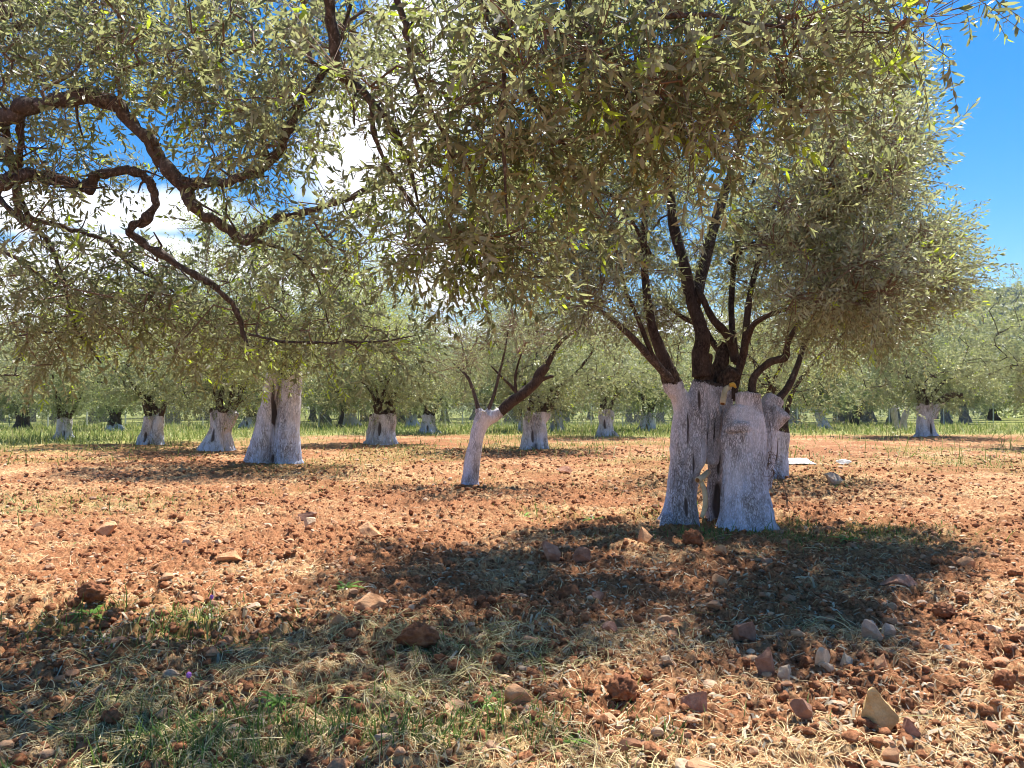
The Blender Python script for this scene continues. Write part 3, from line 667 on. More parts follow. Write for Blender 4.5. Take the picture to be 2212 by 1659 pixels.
# ---- the big whitewashed olive tree on the right
def big_tree():
    rng = np.random.default_rng(23); org = np.array([*(P(1560, 1100, 10.6)[:2]), 0.0]); root = empty("olive_tree", org)
    tag(root, "biggest whitewashed olive tree with a split hollow double trunk and sawn-off top", "tree")
    def pts(l): return np.array([P(x, y, D) for x, y, D in l]) - org
    def col(l, r, n=20, lump=.12, seed=1): return tube(pts(l), r, n, lump, seed, 6)
    parts = [
        # left, hollow part
        col([(1452, 1165, 10.7), (1456, 1110, 10.7), (1464, 1040, 10.7), (1470, 960, 10.7), (1478, 900, 10.7), (1473, 868, 10.7), (1458, 842, 10.65), (1447, 818, 10.62), (1442, 795, 10.6)], [.27, .165, .125, .125, .13, .14, .13, .115, .10], seed=3),
        col([(1492, 1165, 10.6), (1488, 1112, 10.6), (1486, 1040, 10.65), (1496, 990, 10.7), (1505, 920, 10.75), (1512, 870, 10.8), (1520, 826, 10.8)], [.17, .12, .105, .15, .19, .19, .13], seed=4),
        col([(1535, 1000, 10.85), (1532, 940, 10.8), (1535, 880, 10.8), (1545, 828, 10.8)], [.12, .17, .18, .14], seed=5),
        col([(1548, 1165, 11.1), (1548, 1100, 11.05), (1546, 1040, 11.0), (1548, 980, 10.9), (1556, 900, 10.85), (1566, 840, 10.8), (1574, 808, 10.8)], [.22, .15, .12, .11, .13, .13, .12], seed=6),
        col([(1480, 1165, 11.2), (1480, 1090, 11.2), (1490, 1000, 11.1), (1500, 930, 11.0)], [.2, .16, .16, .12], seed=7),
        # dark stubs on top of it
        col([(1518, 850, 10.85), (1517, 800, 10.9), (1521, 765, 10.9)], [.12, .11, .10], seed=8),
        col([(1560, 850, 10.8), (1576, 815, 10.75), (1588, 800, 10.7)], [.12, .12, .12], seed=9),
        col([(1545, 840, 11.0), (1556, 790, 11.05), (1566, 740, 11.1)], [.10, .10, .075], seed=10),
        # right, solid part
        col([(1612, 1175, 10.3), (1612, 1125, 10.3), (1610, 1050, 10.35), (1609, 980, 10.4), (1608, 930, 10.4), (1613, 896, 10.4), (1617, 880, 10.4), (1617, 866, 10.4), (1617, 849, 10.4)], [.50, .36, .29, .27, .275, .22, .17, .162, .17], 28, .07, 11),
        col([(1588, 1010, 10.45), (1586, 950, 10.5), (1583, 915, 10.55), (1582, 888, 10.65)], [.16, .16, .12, .07], seed=12),
        col([(1640, 1165, 10.25), (1646, 1120, 10.3), (1634, 1060, 10.35), (1632, 1000, 10.4)], [.26, .16, .14, .14], seed=13),
        col([(1640, 1050, 10.7), (1652, 970, 10.7), (1655, 915, 10.7), (1664, 878, 10.75), (1672, 862, 10.8)], [.15, .15, .14, .13, .12], seed=14),
        col([(1655, 930, 10.7), (1676, 902, 10.65), (1689, 888, 10.6)], [.11, .12, .115], seed=15),
        # root flares
        col([(1640, 1120, 10.25), (1668, 1152, 10.1), (1690, 1185, 9.9)], [.14, .10, .05], seed=16),
        col([(1590, 1120, 10.2), (1575, 1160, 10.0), (1560, 1180, 9.9)], [.14, .10, .05], seed=17),
        col([(1450, 1110, 10.7), (1432, 1140, 10.5), (1420, 1165, 10.5)], [.12, .09, .04], seed=18),
        # collar ridge across the solid part
        col([(1572, 928, 10.25), (1600, 921, 10.14), (1640, 930, 10.22)], [.045, .06, .04], 10, seed=19),
    ]
    hol = []
    def H(x, y, D, rx, ry, rz): p = P(x, y, D) - org; hol.append((p[0], p[1], p[2], rx, ry, rz))
    H(1550, 1090, 10.9, .10, .30, .38); H(1556, 1010, 10.75, .035, .2, .25); H(1482, 1095, 10.5, .03, .12, .16)
    H(1500, 1000, 10.5, .018, .1, .28); H(1512, 860, 10.6, .025, .1, .22); H(1487, 930, 10.55, .018, .1, .3); H(1545, 930, 10.6, .016, .1, .25); H(1530, 955, 10.6, .02, .1, .2)
    me = trunk_mesh("trunk", parts, .013, bark=.012, bfreq=30, wash_top=1.84, wash_var=.16, low_h=.75, rough_h=.35, hollows=hol, seed=31, zfreq=6.5, twist=.1)
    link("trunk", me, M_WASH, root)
    f = pts([(1616, 848, 10.4), (1616, 846.4, 10.4)]); V, fs = tube(f, [.155, .15], 22, .1, 3, 2); link("cut_face", mesh_np("cut_face", V, fs), M_BARK_DARK, root)
    L = lambda l: np.array([P4(x, y, D) for x, y, D in l]) - org
    limbs = [
        (L([(2655, 1530, 10.65), (2645, 1500, 10.62), (2631, 1467, 10.6), (2600, 1380, 10.6), (2572, 1300, 10.6), (2550, 1188, 10.6), (2535, 1000, 10.7), (2540, 740, 10.8), (2520, 450, 10.9), (2500, 200, 11)]), [.10, .11, .10, .085, .07, .06, .05, .04, .03, .02]),
        (L([(2668, 1520, 10.65), (2600, 1452, 10.4), (2498, 1339, 10.2), (2400, 1249, 10.0), (2300, 1190, 9.8), (2180, 1160, 9.6)]), [.06, .055, .045, .035, .024, .014]),
        (L([(2620, 1470, 10.5), (2570, 1400, 10.3), (2510, 1250, 10.2), (2460, 1130, 10.1), (2430, 980, 10.0)]), [.045, .035, .03, .024, .014]),
        (L([(2762, 1482, 10.8), (2755, 1400, 10.8), (2766, 1317, 10.8), (2726, 1188, 10.9), (2690, 1030, 10.9), (2650, 880, 11.0), (2640, 770, 11.0), (2600, 560, 11.1), (2560, 350, 11.2)]), [.13, .115, .105, .09, .08, .07, .058, .04, .02]),
        (L([(2735, 1200, 10.9), (2775, 1030, 11.1), (2815, 880, 11.2), (2859, 744, 11.3), (2904, 615, 11.3), (2950, 466, 11.4), (3053, 259, 11.5), (3137, 84, 11.6), (3200, -150, 11.7)]), [.08, .085, .08, .07, .065, .055, .045, .035, .02]),
        (L([(2895, 1420, 11.0), (2867, 1324, 10.9), (2807, 1256, 10.8), (2762, 1166, 10.8), (2740, 1130, 10.9)]), [.065, .058, .05, .045, .03]),
        (L([(2850, 1400, 11.1), (2800, 1340, 11.2), (2770, 1290, 11.3), (2690, 1250, 11.6), (2600, 1180, 12)]), [.05, .045, .04, .035, .02]),
        (L([(2870, 1570, 10.8), (2885, 1530, 10.75), (2920, 1422, 10.7), (2935, 1339, 10.6), (2948, 1188, 10.6), (2973, 1075, 10.6), (3010, 930, 10.6), (3060, 780, 10.7)]), [.085, .075, .06, .055, .045, .035, .025, .014]),
        (L([(2932, 1370, 10.7), (2960, 1290, 10.5), (3000, 1255, 10.4), (3078, 1222, 10.2), (3191, 1196, 10.0), (3330, 1150, 9.8), (3480, 1110, 9.6)]), [.045, .04, .036, .032, .025, .018, .010]),
        (L([(2958, 1550, 10.5), (2972, 1480, 10.5), (3035, 1425, 10.5), (3090, 1408, 10.5), (3100, 1360, 10.5), (3122, 1310, 10.5), (3190, 1200, 10.6), (3280, 1050, 10.8), (3350, 850, 11)]), [.055, .05, .048, .055, .04, .036, .03, .022, .012]),
        (L([(3055, 1580, 10.8), (3100, 1530, 10.9), (3140, 1440, 11.1), (3180, 1330, 11.4), (3240, 1270, 11.6), (3400, 1200, 12)]), [.06, .05, .04, .035, .03, .015]),
        (L([(2560, 1000, 10.7), (2480, 860, 10.4), (2380, 740, 10.1), (2280, 640, 9.9)]), [.03, .025, .018, .010]),
        (L([(2870, 1040, 11.2), (2960, 960, 11.0), (3040, 990, 10.8), (3160, 1080, 10.4)]), [.03, .028, .022, .012]),
        (L([(2870, 744, 11.3), (3000, 640, 11.2), (3150, 560, 11.0), (3300, 620, 10.6), (3420, 700, 10.2)]), [.03, .028, .022, .016, .01]),
        (L([(3053, 259, 11.5), (3200, 200, 11.3), (3350, 260, 11), (3450, 330, 10.8)]), [.03, .025, .018, .010]),
        (L([(2900, 1430, 10.9), (2880, 1250, 11.3), (2890, 1050, 11.6), (2930, 830, 11.8), (3000, 620, 12)]), [.05, .045, .04, .03, .015]),
    ]
    skel = []
    for i, (p, r) in enumerate(limbs):
        limb_obj(root, p, r, M_BARK_DARK if i not in (1, 4) else M_BARK, 14, .14, 7, 50 + i); s = catmull(p, 4); skel.append(s[len(s) // 3:])
    skel = np.vstack(skel)
    cells = [(1860, 350, 110, 90, 6.6, 8.0, 12), (1740, 420, 60, 60, 6.8, 8, 4), (1830, 600, 140, 60, 6.9, 8.3, 11), (1720, 520, 60, 60, 7.2, 8.3, 4), (1230, 380, 160, 130, 8.5, 11, 20), (1850, 150, 110, 120, 9, 12.5, 19), (1700, 110, 120, 120, 8.5, 12.5, 15), (1800, 350, 150, 110, 8.2, 12.5, 20), (1850, 520, 165, 110, 8, 12.5, 32), (1700, 560, 130, 110, 11, 12.8, 14),
             (1970, 590, 90, 40, 9, 11.5, 13), (1840, 670, 150, 45, 8, 12, 17), (1570, 430, 110, 120, 11.2, 13, 12), (1420, 480, 110, 120, 11, 13, 16), (1290, 590, 100, 80, 8, 11.5, 13),
             (1400, 660, 80, 60, 11, 12.5, 7), (1600, 640, 70, 40, 11, 13, 3), (1160, 540, 110, 80, 8.5, 11.5, 8), (1740, 735, 90, 25, 10.5, 12.5, 3),
             (1500, -170, 380, 130, 8, 12.0, 60), (1420, 250, 160, 130, 8, 12, 20), (1935, 330, 50, 70, 9.5, 11.5, 6), (1925, 230, 50, 60, 10, 11.5, 5), (1130, 420, 80, 100, 9, 11, 5), (1985, 500, 45, 30, 9.5, 11, 4), (2040, 600, 40, 20, 9.8, 10.6, 4)]
    c = in_cells(cells, rng) - org
    make_crown(root, c, skel, rng, per=36, sigma=.19, crown_c=P(1650, 480, 10.4) - org, out=.55, up=.1, droop=.1, scl=(.7, 1.3), mat=M_LEAF_MID, r0=.006, rexp=.42,
               young=.06, stem_r=.0022, pairs=7, L=.28, leafL=.082, leafW=.0095, detail=False, step=.22, rise=.08)
    # dry hanging twig on the right side
    rr = np.random.default_rng(5); A, B = [], []
    p0 = P(1660, 900, 10.5) - org; path = catmull([p0, P(1668, 960, 10.35) - org, P(1660, 1000, 10.3) - org, P(1690, 1040, 10.2) - org, P(1702, 1080, 10.2) - org], 6)
    A += list(path[:-1]); B += list(path[1:])
    for k in range(70):
        q = path[rr.integers(8, len(path))]; d = rr.normal(0, 1, 3) * [.6, .6, .4] + [0, 0, -.7]; d /= np.linalg.norm(d); l = rr.uniform(.06, .3); m = q + d * l * .5 + rr.normal(0, .01, 3)
        A += [q, m]; B += [m, q + d * l + rr.normal(0, .02, 3)]
    V, fs = segs_mesh(A, B, np.full(len(A), .0035), np.full(len(A), .0022), 3); link("dry_twig", mesh_np("dry_twig", V, fs), M_TWIG, root)
    return org
BIG = big_tree()

# ---- general old olive tree with a whitewashed or bare trunk
def olive(x, yb, wpx, ytop, label, ncol=3, lean=0, flare=1.35, painted=True, seed=0, R=3.4, zc=3.7, H=2.7, cells=None, ncent=135, per=24, crown_dx=0.0, wash=None, D=None,
          stubs=2, limbs=4, leaf=None, leafL=.105, leafW=.021, voxel=None, group=None, kind_cols=None, extra=(), gap=0.0, sig=.34, limb_r=.5, young=.05, top=None, cmin=1.45, hollows2=0):
    rng = np.random.default_rng(100 + seed); D = D or float(G(x, yb)[1]); s = D / F
    org = np.array([*(P(x, yb, D)[:2]), 0.0]); root = empty("olive_tree", org); tag(root, label, "tree", group)
    W = wpx * s; h = (yb - ytop) * s; ln = lean * s; r = W * .5 * {1: .95, 2: .62, 3: .58, 4: .52}[ncol]
    parts = []; tops = []
    if kind_cols: ncol = len(kind_cols)
    for i in range(ncol):
        a = math.pi * (.15 + i / max(1, ncol) * 2) + rng.uniform(-.3, .3); rad = (W * .5 - r * .82) if ncol > 1 else 0
        if ncol == 2: a = math.pi * i + .25
        cx, cy = math.cos(a) * rad, math.sin(a) * rad * .75; g = gap * W * np.sign(cx)
        hh = h * rng.uniform(.92, 1.05)
        pth = [[cx * flare * 1.25 + g * .8, cy * flare * 1.2, -.15], [cx * flare + g, cy * flare, h * .08], [cx + ln * .35 + g * .7, cy, h * .4], [cx * .95 + ln * .75 + rng.normal(0, .05) * W, cy, h * .72], [cx * 1.25 + ln + rng.normal(0, .06) * W, cy * 1.2, hh]]
        if kind_cols:
            pp, rr = kind_cols[i]; pth = [np.array([a_ * s, b_, c_ * s]) for a_, b_, c_ in pp]; parts.append(tube(pth, [q * s for q in rr], 18, .12, seed + i, 6)); tops.append(pth[-1]); continue
        parts.append(tube(pth, [r * flare * 1.1, r * flare, r * .95, r * .88, r * .78], 14, .22, seed * 7 + i, 5)); tops.append(np.array(pth[-1]))
    for k in range(4 if painted and not kind_cols else 0):   # root flares
        a = rng.uniform(0, 2 * math.pi); d = np.array([math.cos(a), math.sin(a) * .8, 0])
        parts.append(tube([d * W * .25 + [0, 0, h * .22], d * W * .52 * flare + [0, 0, .06], d * W * .68 * flare + [0, 0, -.1]], [r * .5, r * .38, r * .2], 10, .2, k, 4))
    for k in range(stubs):
        t = tops[k % ncol]; a = rng.uniform(0, 2 * math.pi); d = np.array([math.cos(a) * .5, math.sin(a) * .5, 1.0]); rr = r * rng.uniform(.30, .5)
        parts.append(tube([t - [0, 0, .15], t + d * r * .6, t + d * r * 1.1], [rr * 1.1, rr, rr * .85], 8, .25, k + 3, 3))
    for (pp, rr) in extra:
        parts.append(tube([np.array([a_ * s, b_, c_ * s]) for a_, b_, c_ in pp], [q * s for q in rr], 12, .2, 9, 5))
    vx = voxel or max(.02, s * 1.1)
    me = trunk_mesh("trunk", parts, vx, bark=min(.03, W * .022), bfreq=18 / max(W, .4) * .8, wash_top=(wash if wash is not None else h * .98) if painted else -9, wash_var=.12 * h, low_h=h * .45, rough_h=h * .35, seed=seed + 60, zfreq=3.0, hollows=[(rng.uniform(-.2, .2) * W, -W * .4, h * rng.uniform(.2, .6), W * .10, W * .3, h * .22)] if painted and ncol > 1 and not hollows2 else ([(.02 * W, -.15, h * .62, W * .055, W * .5, h * .34), (-.02 * W, -.25, .10, W * .08, W * .5, .2)] if hollows2 else ()))
    link("trunk", me, M_WASH_FAR if painted else M_BARK_DARK, root)
    cc = np.array([ln + crown_dx, 0, zc]); skel = []
    for k in range(limbs):
        t = tops[k % ncol]; a = 2 * math.pi * k / limbs + rng.uniform(-.4, .4); d = np.array([math.cos(a), math.sin(a), 0]); L1 = R * rng.uniform(.45, .75)
        pth = [t - [0, 0, .12], t + d * L1 * .14 + [0, 0, h * .25 + .35], t + d * L1 * .45 + [crown_dx * .4, 0, 1.1 + rng.uniform(0, .5)], t + d * L1 + [crown_dx * .8, 0, 1.6 + rng.uniform(-.3, 1.2)]]
        pth = [np.asarray(q) + rng.normal(0, .07, 3) * (i > 0) for i, q in enumerate(pth)]
        r1 = max(.05, r * limb_r); limb_obj(root, pth, [r1, r1 * .75, r1 * .5, r1 * .2], M_BARK_DARK, 8, .2, 5, k); skel.append(catmull(pth, 4)[4:])
    skel = np.vstack(skel)
    if cells is not None: c = in_cells(cells, rng) - org
    else:
        n = ncent; v = rng.normal(size=(n * 3, 3)); v /= np.linalg.norm(v, axis=1)[:, None]; q = rng.random(n * 3) ** .45
        c = v * q[:, None] * np.array([R, R, H]); c = c[(c[:, 2] > -H * .85)][:n]
        lob = .75 + .5 * vnoise3(v[:len(c), 0] * 1.8 + seed, v[:len(c), 1] * 1.8, v[:len(c), 2] * 1.8, seed); c = c * lob[:, None] + cc
        c[:, 2] = np.maximum(c[:, 2], cmin + .5 * rng.random(len(c)))
    if cells is None: ke = rng.integers(0, len(skel), 26); c = np.vstack([c, skel[ke] + rng.normal(0, .35, (26, 3)) + [0, 0, .25]])
    make_crown(root, c, skel, rng, per=per, sigma=sig, crown_c=cc, out=.6, up=.15, droop=.1, scl=(.75, 1.3), mat=leaf or M_LEAF_FAR, r0=.010, rexp=.42, young=young,
               stems=False, pairs=6, L=.34, leafL=leafL, leafW=leafW, detail=False, step=.5, rise=.1, twig_n=3, twig_mat=M_BARK_DARK)
    return root
# second tree from the left in the middle distance: tall pale flared trunk
olive(590, 998, 74, 806, "tall flared whitewashed olive tree with a long recess down its trunk", ncol=3, flare=1.5, lean=18, seed=1, R=4.0, kind_cols=[([(-36, 0, -10), (-34, 0, 4), (-24, 0, 60), (-12, 0, 120), (-1, 0, 190)], [34, 28, 20, 15, 14]), ([(36, 0, -10), (34, 0, 4), (35, 0, 60), (36, 0, 120), (40, 0, 192)], [30, 26, 21, 20, 20]), ([(2, .3, -10), (8, .3, 60), (16, .3, 120), (20, .25, 180)], [30, 24, 20, 15])],
      cells=[(560, 640, 270, 110, 18.5, 25, 70), (700, 700, 190, 70, 19, 24, 34), (470, 730, 170, 60, 19, 24, 26), (560, 520, 150, 60, 20, 24, 26), (720, 590, 110, 60, 20, 24, 16), (800, 700, 90, 70, 19, 23, 14), (590, 790, 130, 25, 19, 21.4, 12)],
      per=38, leafL=.085, leafW=.012, leaf=M_LEAF_FRESH, voxel=.022, wash=2.45, stubs=2, limbs=6, sig=.32, young=.26, hollows2=1)
# thin leaning tree
def thin_tree():
    rng = np.random.default_rng(77); D = 16.4; org = np.array([*P(1017, 1042, D)[:2], 0]); root = empty("olive_tree", org)
    tag(root, "thin grey olive tree bent right with a black sawn bough", "tree")
    L = lambda l: np.array([P(x, y, D) for x, y in l]) - org
    parts = [tube(L([(1015, 1062), (1015, 1035), (1022, 980), (1034, 930), (1046, 900), (1052, 892)]), [.24, .17, .155, .15, .18, .17], 18, .1, 1, 6),
             tube(L([(1044, 912), (1068, 898), (1082, 890)]), [.14, .125, .11], 14, .1, 2, 6), tube(L([(1046, 905), (1036, 892), (1032, 882)]), [.1, .08, .06], 10, .1, 3, 5), tube(L([(1048, 905), (1054, 890), (1056, 880)]), [.08, .065, .05], 10, .1, 4, 5)]
    link("trunk", trunk_mesh("trunk", parts, .018, bark=.008, bfreq=24, wash_top=1.78, wash_var=.06, low_h=.5, rough_h=.2, seed=88, zfreq=5), M_WASH, root)
    limbs = [(L([(1080, 891), (1100, 872), (1130, 850), (1155, 828), (1168, 806), (1182, 790)]), [.105, .105, .10, .105, .10, .085]), (L([(1152, 830), (1175, 818), (1196, 812)]), [.06, .045, .03]),
             (L([(1055, 885), (1068, 850), (1078, 810), (1090, 760), (1100, 700)]), [.045, .035, .03, .022, .012]), (L([(1033, 884), (1024, 850), (1010, 815), (980, 785)]), [.05, .04, .03, .02]),
             (L([(1122, 855), (1105, 835), (1085, 815), (1060, 790)]), [.04, .035, .028, .015]), (L([(1115, 850), (1113, 820), (1118, 790), (1135, 740)]), [.035, .03, .022, .012]), (L([(1180, 792), (1210, 740), (1260, 700), (1290, 640)]), [.06, .045, .03, .02])]
    sk = []
    for i, (p, r) in enumerate(limbs):
        limb_obj(root, p, r, M_BARK_DARK if i not in (2, 3) else M_BARK, 12, .2, 6, i + 90); s = catmull(p, 4)
        if i != 0 and i != 1: sk.append(s[4:])
    c = in_cells([(1090, 720, 110, 50, 15, 18, 20), (1000, 790, 60, 30, 15.5, 17, 8), (1230, 700, 80, 60, 15, 18, 14), (960, 700, 60, 40, 16, 18, 6), (1150, 650, 100, 40, 15, 18, 10)], rng) - org
    make_crown(root, c, np.vstack(sk), rng, per=16, sigma=.25, crown_c=P(1100, 760, D) - org, out=.5, up=.1, droop=.1, mat=M_LEAF_FAR, pairs=6, L=.3, leafL=.07, leafW=.010, detail=False, stem_r=.003, step=.3, r0=.006)
    tw = [L([(1036, 892), (1043, 888), (1052, 892)]), L([(1045, 888), (1038, 905), (1030, 914)])]
    V, fs = join([tube(t - np.array([0, .2, 0]), [.008] * 3, 6, 0, 1, 3) for t in tw]); tie = link("rope_tie", mesh_np("rope_tie", V, fs), simple("pale_rope", (.7, .66, .55)), root)
thin_tree()

TREES = [
    dict(x=137, yb=951, wpx=30, ytop=902, label="whitewashed olive tree with a short straight trunk at the grass edge, far left", ncol=2, seed=2, R=3.3, crown_dx=.3),
    dict(x=325, yb=959, wpx=40, ytop=895, label="whitewashed olive tree with bluish forked legs leaning right, at the left", ncol=2, lean=10, gap=.06, seed=3, R=3.6, flare=1.1),
    dict(x=468, yb=971, wpx=52, ytop=885, label="squat twisted whitewashed olive tree leaning right beside the tall flared one", ncol=3, lean=16, seed=4, R=3.4, flare=1.35, crown_dx=.4,
         extra=[([(10, 0, 45), (28, 0, 62), (40, 0, 80)], [15, 12, 9]), ([(0, 0, 50), (-6, 0, 75), (-10, 0, 90)], [13, 10, 8])]),
    dict(x=826, yb=959, wpx=52, ytop=888, label="thick whitewashed olive stump with a crown of dark upright shoots, centre left", ncol=3, seed=5, R=2.8, flare=1.15, stubs=7, limbs=9, limb_r=.28, wash=1.25,
         extra=[([(-30, .5, -4), (-26, .5, 30), (-22, .5, 62)], [13, 10, 9])]),
    dict(x=926, yb=936, wpx=32, ytop=893, label="whitewashed olive tree with a wide forked foot right of the thick stump", ncol=3, seed=6, R=3.4),
    dict(x=1155, yb=970, wpx=46, ytop=886, label="whitewashed olive tree split by a dark crack, with one dark bough rising right", ncol=2, seed=7, R=3.3, gap=.03, flare=1.25,
         extra=[([(18, 0, 60), (32, 0, 86), (44, 0, 106), (50, 0, 125)], [9, 7.5, 6, 4])]),
    dict(x=1310, yb=943, wpx=32, ytop=884, label="waisted whitewashed olive tree midway between the cracked trunk and the biggest trunk", ncol=3, seed=8, R=3.6, flare=1.35),
    dict(x=2000, yb=943, wpx=35, ytop=872, label="whitewashed olive tree with a straight trunk and one dark bough arching right", ncol=2, seed=9, R=4.2, flare=1.2, H=3.3, zc=4.5,
         extra=[([(14, 0, 40), (30, 0, 72), (52, 0, 88), (80, 0, 90)], [9, 8, 6, 4])], ncent=230),
    dict(x=1675, yb=990, wpx=42, ytop=872, label="olive tree with a bulging grey burr half hidden behind the big double trunk", ncol=2, seed=10, R=3.2, D=17.5, lean=8, voxel=.02, leafL=.08, leafW=.012, flare=1.2, wash=1.1),
]
FAR = [
    dict(x=757, yb=921, wpx=28, ytop=890, label="small whitewashed olive tree with a forked foot left of the thick stump", ncol=2, seed=20, gap=.05),
    dict(x=733, yb=926, wpx=10, ytop=890, label="slim olive tree with a bare grey leaning stem near the fence, left of centre", ncol=1, seed=21, painted=False, lean=8, R=2.2),
    dict(x=891, yb=923, wpx=22, ytop=893, label="small whitewashed olive tree with crossed legs just behind the thick stump", ncol=2, seed=22, gap=.06),
    dict(x=1203, yb=931, wpx=28, ytop=886, label="whitewashed olive tree with a blackened ragged foot behind the cracked trunk", ncol=3, seed=23),
    dict(x=1125, yb=932, wpx=11, ytop=893, label="narrow whitewashed olive trunk left of the cracked trunk", ncol=1, seed=24, R=2.0),
    dict(x=1398, yb=931, wpx=29, ytop=890, label="whitewashed olive tree in two joined halves, just left of the big double trunk", ncol=2, seed=25, gap=.03),
    dict(x=1778, yb=926, wpx=22, ytop=880, label="whitewashed olive tree leaning left with a black foot, by the fence on the right", ncol=1, seed=26, lean=-12, flare=1.2),
    dict(x=47, yb=928, wpx=30, ytop=892, label="dark unpainted olive tree with a ragged hollow trunk in the tall grass, farthest left", ncol=3, seed=27, painted=False),
    dict(x=245, yb=930, wpx=30, ytop=900, label="low olive tree with bare splayed stubs and whitened feet in the grass, left", ncol=3, seed=28, wash=.35, stubs=7),
    dict(x=533, yb=926, wpx=22, ytop=893, label="olive tree with a half dark, half white trunk just left of the tall flared one", ncol=2, seed=29, wash=.8, lean=8),
    dict(x=1846, yb=908, wpx=17, ytop=876, label="dark olive tree leaning right beyond the wire fence, nearest the leaning black-footed one", ncol=1, seed=30, painted=False, lean=10, D=66),
    dict(x=2080, yb=917, wpx=16, ytop=876, label="dark unpainted olive tree beyond the wire fence right of the arching bough", ncol=1, seed=31, painted=False, D=70),
    dict(x=1716, yb=916, wpx=20, ytop=872, label="dark wide-footed olive tree beyond the fence just right of the big double trunk", ncol=2, seed=32, painted=False, D=68),
]
for t in TREES: olive(**t)
for t in FAR:
    t.setdefault('R', 3.3); t.setdefault('wpx', 20); olive(ncent=105, per=20, leafL=.16, leafW=.034, sig=.42, limbs=4, zc=3.9, **t)
# two pale dead stems
def dead_stems():
    D = 50.5; org = np.array([*P(1944, 932, D)[:2], 0]); root = empty("dead_olive_tree", org); tag(root, "dead olive tree left as two thin bleached stems near the fence", "tree"); s = D / F
    for pp, rr in (([(-8, 0, -4), (-9, 0, 20), (-13, 0, 46), (-14, 0, 54)], [9, 6.5, 6, 4]), ([(7, 0, -4), (8, 0, 16), (13, 0, 36), (16, 0, 50)], [9, 8, 7, 4])):
        V, fs = tube([np.array(p) * s * [1, 1, 1] for p in pp], [r * s for r in rr], 14, .3, 4, 6); link("stem", mesh_np("stem", V, fs, True), simple("bleached_wood", (.48, .43, .37), .9, (.28, .24, .2), 6), root)
    for a, b in (((-14, 0, 52), (-26, 0, 62)), ((16, 0, 48), (24, 0, 60)), ((-13, 0, 50), (-6, 0, 64))):
        V, fs = tube([np.array(a) * s, (np.array(a) + np.array(b)) / 2 * s, np.array(b) * s], [.07, .05, .03], 8, .2, 4, 4); link("stub", mesh_np("stub", V, fs, True), M_BARK, root)
dead_stems()

# ---- orchard beyond the fence: copies of five trees
def copy_tree(o, loc, rz, sc, label, group):
    c = o.copy(); SC.collection.objects.link(c); c.location = loc; c.rotation_euler = (0, 0, rz); c.scale = (sc,) * 3; c['label'] = label; c['group'] = group
    for ch in o.children:
        d = ch.copy(); SC.collection.objects.link(d); d.parent = c
    return c
GRP = "unpainted olive trees in the grass beyond the wire fence"; LBL = "dark unpainted olive tree standing in the grass beyond the wire fence"
protos = []
for i in range(5):
    r = olive(1100, 880 + 24, 22, 868, LBL, ncol=1 + i % 3, seed=40 + i, painted=False, D=70, ncent=110, per=20, leafL=.18, leafW=.038, sig=.48, limbs=4, R=3.9, zc=4.1, cmin=1.05, group=GRP, lean=[-6, 4, 8, 0, -3][i])
    protos.append(r)
rg = np.random.default_rng(3); spots = []
for row, (D, stepx) in enumerate([(71, 6.6), (80, 6.8), (92, 7.5), (104, 8.5)]):
    hw = D * .70; n = int(2 * hw / stepx)
    for k in range(n + 1):
        X = -hw + k * stepx + rg.uniform(-2.2, 2.2); spots.append((X, D + rg.uniform(-3.5, 3.5), row))
for i, (X, D, row) in enumerate(spots):
    if i < 5: protos[i].location = (X, D, 0); continue
    copy_tree(protos[i % 5], (X, D, 0), rg.uniform(0, 6.28), rg.uniform(.8, 1.25), LBL, GRP)
def far_wood():
    rng = np.random.default_rng(12); n = 9000; a = np.radians(rng.uniform(-42, 42, n)); r = rng.uniform(112, 150, n); x, y = r * np.sin(a), r * np.cos(a)
    hgt = 3.0 + 4.2 * fbm2(x * .16, y * .16, 2, 5); z = rng.random(n) ** .8 * hgt
    me, A, B = leaves_mesh("far_olive_wood", np.stack([x, y, z], 1), rng.normal(size=(n, 3)) + [0, -.2, .3], rng.uniform(.8, 1.3, n), rng, young_p=.03, detail=False, pairs=5, L=.9, leafL=.5, leafW=.10)
    tag(link("far_olive_wood", me, M_LEAF_FAR), "unbroken mass of grey green olive foliage closing off the orchard far behind the fence", "olive wood", kind='stuff')
far_wood()
# unlabelled-in-picture crowns between: orchard trees inside the fence whose trunks are hidden by nearer boughs
side = [(2160, 975, 34, 900, "olive tree at the right edge with its low crown reaching in over the ploughed soil", 24, 3.8), (2290, 950, 30, 890, None, 36, 3.6)]
olive(2300, 965, 34, 890, "olive tree whose crown fills the right border above the soil", ncol=2, seed=61, D=31, R=4.0, H=2.9, zc=4.3, ncent=120)
olive(-60, 985, 40, 890, "olive tree whose low crown comes in from the left border behind the boughs", ncol=2, seed=62, D=24, R=3.2, H=2.3, zc=3.9, ncent=100, leafL=.08, leafW=.012, crown_dx=-.4)

